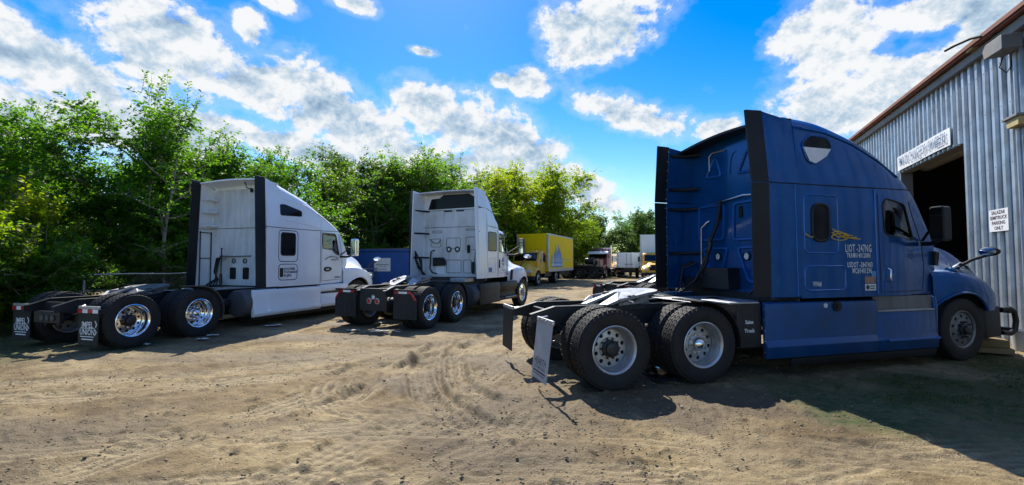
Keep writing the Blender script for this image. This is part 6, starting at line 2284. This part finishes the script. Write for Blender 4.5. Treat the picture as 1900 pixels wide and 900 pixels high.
TREES = {
    'tall': tree_mesh(1, 7.6, 2.3, .22, 2000, 17, .135, L_GREEN, shoots=42, top_bias=1.15, spread=.40),
    'round': tree_mesh(2, 6.4, 2.9, .10, 2500, 17, .135, L_GREEN, shoots=18, spread=.40, dense_low=True, top_bias=.7),
    'airy': tree_mesh(3, 7.0, 2.6, .18, 2000, 16, .14, L_RUST, shoots=22, spread=.42, top_bias=.8),
    'dark': tree_mesh(4, 8.0, 2.9, .12, 2300, 17, .16, L_DARK, shoots=26, spread=.38, dense_low=True, top_bias=.8),
    'bright': tree_mesh(5, 8.6, 3.8, .20, 2700, 18, .17, L_BRIGHT, shoots=10, spread=.38, trunk_r=.16, top_bias=.6),
    'bare': tree_mesh(9, 6.2, 1.7, .62, 420, 12, .12, L_GREEN, shoots=8, spread=.42, trunk_r=.085),
    'shrub': tree_mesh(6, 2.3, 1.25, .0, 900, 16, .105, L_GREEN, shoots=36, spread=.45, trunk_r=.03, dense_low=True),
    'vine': tree_mesh(7, 3.3, 1.3, .0, 1000, 16, .115, L_BRIGHT, shoots=44, spread=.42, trunk_r=.03, dense_low=True, top_bias=1.3),
}


def plant(kind, name, x, y, sc, rz, label, cat, group, zs=1.0):
    e = empty(name, (x, y, -.03), rz)
    tag(e, label, cat, group)
    for nm, me in zip(('trunk', 'crown'), TREES[kind]):
        o = link(nm if kind not in ('shrub', 'vine') else ('stem' if nm == 'trunk' else 'foliage'), me, e, (0, 0, 0))
        o.scale = (sc, sc, sc * zs)
    return e


G1 = 'trees along the fence'
for a in [
    # left of the white trucks, behind the fence
    ('round', -20.5, 12.2, 1.04, .3, 'leafy green tree cut by the left picture edge, tallest there'),
    ('airy', -17.6, 14.4, .92, 1.4, 'green tree with rusty leaf tips near the left picture edge'),
    ('round', -14.6, 13.6, .94, 2.2, 'broad leafy tree left of the tallest feathery tree'),
    ('tall', -11.9, 15.2, .95, .2, 'tallest feathery tree with upright shoots behind the left white truck'),
    ('tall', -10.4, 16.6, .74, 2.7, 'slimmer feathery tree leaning right beside the tallest one'),
    ('round', -9.7, 18.6, .92, 1.9, 'green tree filling the gap behind the left white truck cab'),
    ('round', -13.1, 18.2, .86, 4.9, 'green tree just left of the left white truck sleeper'),
    ('bare', -10.35, 13.9, .95, .9, 'slender tree with bare grey trunk behind the left white truck'),
    ('bare', -7.75, 25.3, 1.05, 3.6, 'slender tree with bare pale trunk above the blue container'),
    ('airy', -11.9, 20.8, .74, 3.5, 'rusty tipped tree above the left white truck sleeper roof'),
    ('airy', -9.6, 23.6, .92, 5.0, 'rusty tipped tree above the left white truck windshield'),
    ('dark', -8.6, 27.2, .98, .8, 'dark tree left of the bare pale trunk rising behind the blue container'),
    ('dark', -6.6, 27.6, .92, 2.9, 'dark bushy tree just right of the pale trunk tree'),
    ('round', -5.0, 27.8, 1.22, 1.0, 'light green tree left of the second white truck roof'),
    ('airy', -2.4, 30.5, .96, .4, 'loose green tree peeking above the second white truck roof'),
    ('bright', -1.4, 35.0, .94, 5.1, 'bright green tree with branches over the yellow box truck cab'),
    ('bright', .4, 39.5, 1.10, .6, 'bright green tree left of the largest one over the yellow box truck'),
    ('bright', 3.6, 42.5, 1.16, 2.0, 'largest bright yellow green tree hanging over the yellow box truck'),
    ('bright', 6.6, 49.5, .74, 4.0, 'small bright tree behind the maroon truck'),
    ('dark', 12.6, 66.0, 1.05, 1.5, 'dark far tree left of the tall white box'),
    ('dark', 17.5, 64.0, 1.08, 4.2, 'dark far tree right behind the tall white box'),
    ('dark', 9.4, 61.0, .84, 3.0, 'dark far tree directly above the maroon truck'),
    ('round', 22.0, 66.0, 1.3, 1.0, 'green far tree at the edge of the blue sleeper'),
]:
    plant(a[0], 'tree', a[1], a[2], a[3], a[4], a[5], 'tree', G1)
G2 = 'second row of trees'
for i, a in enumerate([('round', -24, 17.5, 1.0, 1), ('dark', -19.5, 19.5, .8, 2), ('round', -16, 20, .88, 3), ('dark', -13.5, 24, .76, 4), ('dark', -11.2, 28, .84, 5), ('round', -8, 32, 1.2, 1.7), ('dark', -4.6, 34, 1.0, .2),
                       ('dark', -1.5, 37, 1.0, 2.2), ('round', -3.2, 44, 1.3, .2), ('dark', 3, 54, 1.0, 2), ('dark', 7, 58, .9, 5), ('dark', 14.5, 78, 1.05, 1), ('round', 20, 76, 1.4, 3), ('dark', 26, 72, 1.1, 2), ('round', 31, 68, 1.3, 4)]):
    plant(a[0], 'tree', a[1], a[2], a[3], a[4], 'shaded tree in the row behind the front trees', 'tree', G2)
G3 = 'bushes at the fence'
for i, a in enumerate([
    ('shrub', -12.4, 8.6, 1.0, 0.2, 'dense bush at the left picture edge behind the mud flaps'),
    ('vine', -11.6, 9.6, .8, 2.2, 'leafy bush at the fence end behind the left mud flap'),
    ('shrub', -11.0, 10.4, .85, 1.2, 'bush in front of the fence end above the frame rails'),
    ('shrub', -12.2, 9.4, 1.0, 1.6, 'dense bush behind the left white truck tail'),
    ('vine', -14.4, 11.2, 1.15, 2.9, 'tall yellowish vine clad bush near the left picture edge'),
    ('vine', -12.7, 11.6, 1.0, 4.2, 'yellow green climber on the fence behind the left truck axles'),
    ('shrub', -11.7, 11.2, .95, 5.3, 'bush spilling over the fence behind the rear drive wheel'),
    ('shrub', -10.9, 14.2, .70, 2.0, 'small pale sapling bush beside the grey tree trunk'),
    ('shrub', -16.4, 10.2, 1.3, 3.1, 'large bush cut by the left picture edge'),
    ('vine', -17.5, 12.2, 1.25, 1.1, 'tall climber clad bush at the far left'),
    ('shrub', -8.9, 19.2, .95, .7, 'bush behind the left white truck hood'),
    ('shrub', -7.6, 24.6, 1.0, 2.4, 'bush in shade behind the blue container'),
    ('vine', -3.6, 26.5, .9, 3.3, 'bush behind the second white truck cab'),
    ('vine', -1.6, 29.8, .95, 4.4, 'bright bush between the second white truck and yellow truck'),
    ('shrub', -9.9, 16.9, .9, 4.0, 'bush hidden behind the left white sleeper'),
]):
    plant(a[0], 'bush', a[1], a[2], a[3], a[4], a[5], 'bush', G3)

# far wood that closes the view behind the trees
rng = np.random.default_rng(90)
P, D = [], []
for k in range(5200):
    t = rng.random()
    if t < .55:
        s = rng.random()
        c = np.array([-34 + 32 * s + rng.normal(0, .8), 22 + 26 * s + rng.normal(0, 1.2), rng.beta(1.1, 1.5) * 5.6])
    else:
        s = rng.random()
        c = np.array([-6 + 52 * s, 72 + 22 * rng.random(), rng.beta(1.1, 1.4) * 6.6])
    q = c[None] + rng.normal(0, .55, (14, 3))
    q[:, 2] = np.maximum(q[:, 2], .1)
    P.append(q)
    D.append(rng.normal(0, 1, (14, 3)) + np.array([0, 0, -.2]))
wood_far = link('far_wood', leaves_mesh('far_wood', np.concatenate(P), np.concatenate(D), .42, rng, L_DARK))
tag(wood_far, 'shaded mass of foliage behind the tree rows', 'wood', kind='stuff')

# ------------------------------------------------------------------ small things on the ground
# water under the blue truck
mb = MB()
rnd = random.Random(3)
pts = []
for k in range(26):
    a = 2 * math.pi * k / 26
    r = 1 + .22 * math.sin(2 * a + .5) + .14 * math.sin(5 * a) + rnd.uniform(-.05, .05)
    pts.append((2.15 + .24 * r * math.cos(a), 6.68 + .40 * r * math.sin(a)))
mb.prism(pts, .006, .030, 'xy')
m, nt, b = nodes_of('puddle_water')
b.inputs['Base Color'].default_value = (0.02, 0.025, 0.03, 1)
b.inputs['Roughness'].default_value = 0.03
b.inputs['Specular IOR Level'].default_value = 0.9
tag(mb.build('puddle', m), 'puddle reflecting blue sky between the blue truck drive wheels', kind='structure')

# gravel
rng = np.random.default_rng(8)
ico = np.array([(0, 0, 1), (.9, 0, .3), (.28, .85, .3), (-.72, .53, .3), (-.72, -.53, .3), (.28, -.85, .3), (0, 0, -.6)])
icf = [(0, 1, 2), (0, 2, 3), (0, 3, 4), (0, 4, 5), (0, 5, 1), (6, 2, 1), (6, 3, 2), (6, 4, 3), (6, 5, 4), (6, 1, 5)]
N = 20000
rr = 2.0 + 13 * rng.random(N) ** 1.6
aa = np.radians(rng.uniform(-56, 56, N))
cx, cy = rr * np.sin(aa), rr * np.cos(aa)
keep = fbm(cx * .8, cy * .8, 19, 3) + rng.uniform(-.2, .2, N) > .48
cx, cy = cx[keep], cy[keep]
N = len(cx)
sz = .006 + .016 * rng.random(N) ** 3.0 + .022 * (rng.random(N) > .994)
V = []
rot = rng.uniform(0, 6.28, N)
for k in range(len(ico)):
    j = ico[k][None] * (1 + rng.normal(0, .2, (N, 3)))
    x = j[:, 0] * np.cos(rot) - j[:, 1] * np.sin(rot) * .75
    y = j[:, 0] * np.sin(rot) + j[:, 1] * np.cos(rot) * .75
    V.append(np.stack([cx + x * sz, cy + y * sz, .004 + j[:, 2] * sz * .6], -1))
V = np.stack(V, 1).reshape(-1, 3)
F = (np.arange(N)[:, None, None] * 7 + np.array(icf)[None]).reshape(-1, 3)
me = bpy.data.meshes.new('gravel')
me.vertices.add(len(V)); me.vertices.foreach_set('co', V.astype(np.float32).ravel())
me.loops.add(F.size); me.loops.foreach_set('vertex_index', F.astype(np.int32).ravel())
me.polygons.add(len(F)); me.polygons.foreach_set('loop_start', np.arange(len(F), dtype=np.int32) * 3)
me.update(calc_edges=True)
m, nt, b = nodes_of('gravel_stone')
nt.links.new(n_ramp(nt, n_noise(nt, 9, 2), [(.3, (.07, .052, .032)), (.5, (.22, .17, .10)), (.72, (.44, .37, .26))]), b.inputs['Base Color'])
b.inputs['Roughness'].default_value = .9
me.materials.append(m)
tag(link('gravel', me), 'scattered small stones and clods on the dirt', kind='stuff')

# sparse grass: shaded patch by the workshop and the foot of the fence
rng = np.random.default_rng(12)
P, D = [], []
for (cx, cy, rx, ry, n) in ((5.9, 5.6, 1.9, 1.1, 5200), (8.4, 6.8, 1.4, 1.2, 2200), (-11.0, 7.6, 2.6, 1.0, 2600), (-10.6, 10.5, 1.0, 3.0, 1800), (-9.6, 14.5, .9, 5, 1500), (-7.2, 21, 1.0, 5, 900)):
    a = rng.uniform(0, 2 * np.pi, n); q = np.sqrt(rng.random(n))
    x, y = cx + rx * q * np.cos(a), cy + ry * q * np.sin(a)
    k = fbm(x * 2, y * 2, 33, 3) > .50
    x, y = x[k], y[k]
    P.append(np.stack([x, y, np.zeros(len(x))], -1)); D.append(np.stack([rng.normal(0, .5, len(x)), rng.normal(0, .5, len(x)), np.ones(len(x)) * .8], -1))
gm = leaves_mesh('grass', np.concatenate(P), np.concatenate(D), .045, rng, L_DARK, wide=.16)
tag(link('grass', gm), 'thin dark grass on the shaded ground', kind='stuff')

# litter
def scrap(name, x, y, w, d, rz, label, cat, m=M_PAPER, h=.02):
    rnd = random.Random(int((x + 50) * 100 + y * 7))
    n = 5
    vs, fs = [], []
    for i in range(n):
        for j in range(n):
            vs.append(((i / (n - 1) - .5) * w * (1 + rnd.uniform(-.15, .15)), (j / (n - 1) - .5) * d * (1 + rnd.uniform(-.2, .2)), .024 + rnd.uniform(0, h)))
    for i in range(n - 1):
        for j in range(n - 1):
            a = i * n + j
            fs.append((a, a + n, a + n + 1, a + 1))
    k = len(vs)
    vs2 = vs + [(a, b, c - .004) for a, b, c in vs]
    fs2 = fs + [tuple(reversed([q + k for q in f])) for f in fs]
    mb = MB(); mb.add(vs2, fs2)
    o = mb.build(name, m, None, loc=(x, y, 0), rz=rz, fix=False)
    tag(o, label, cat, 'litter on the ground')
    return o


def gpt(px, py):
    u = -(py - 450.0) / CAM_F
    a = (px - 950.0) / CAM_F
    c, s = math.cos(CAM_PITCH), math.sin(CAM_PITCH)
    t = -CAM_H / (s + u * c)
    return a * t, (c - u * s) * t


for nm, px, py, w, d, rz, lab, cat in (
    ('paper_scrap', 268, 641, .20, .10, .2, 'white scrap in front of the left truck rear wheel', 'paper'),
    ('paper_scrap', 395, 624, .22, .09, .4, 'white scrap right of the left truck front drive wheel', 'paper'),
    ('paper_scrap', 376, 631, .22, .12, .1, 'grey scrap just left of the white scrap by the drive wheel', 'paper'),
    ('paper_scrap', 508, 606, .36, .22, .7, 'crumpled paper below the left truck skirt', 'paper'),
    ('paper_scrap', 655, 615, .30, .12, .1, 'pale scrap at the left of the second truck tail shadow', 'paper'),
    ('paper_scrap', 704, 616, .42, .14, .0, 'long torn paper in the second truck tail shadow', 'paper'),
    ('paper_scrap', 707, 600, .22, .12, .9, 'small paper between the second truck mud flaps', 'paper'),
    ('paper_scrap', 704, 586, .24, .12, .3, 'pale scrap behind the second truck mud flaps', 'paper'),
    ('paper_scrap', 738, 617, .16, .06, .0, 'tiny scrap right of the long torn paper', 'paper'),
):
    gx, gy = gpt(px, py)
    scrap(nm, gx, gy, w, d, rz, lab, cat)
# block and bucket by the workshop wall
cr = empty('timber_block', (8.58, 8.34, 0), R_(58))
tag(cr, 'stack of pale timber blocks at the workshop wall ahead of the bumper', 'timber')
MB().box(-.20, .20, -.20, .20, .12, .25).build('block', M_WOOD, cr, bevel=.01)
MB().box(-.26, .22, -.24, .24, .02, .115).build('block', M_WOOD, cr, bevel=.01)
mb = MB()
mb.lathe([(.0, .012), (.145, .012), (.175, .36), (.185, .36), (.185, .385), (.165, .385), (.135, .05), (0, .05)], (0, 0, 0), 28, axis='z', closed=False)
tag(mb.build('bucket', mat('grey_bucket', (.45, .48, .52), .5, dirt=.4), None, smooth=40, loc=(9.28, 8.42, 0)), 'grey plastic bucket at the right picture edge by the wall', 'bucket')
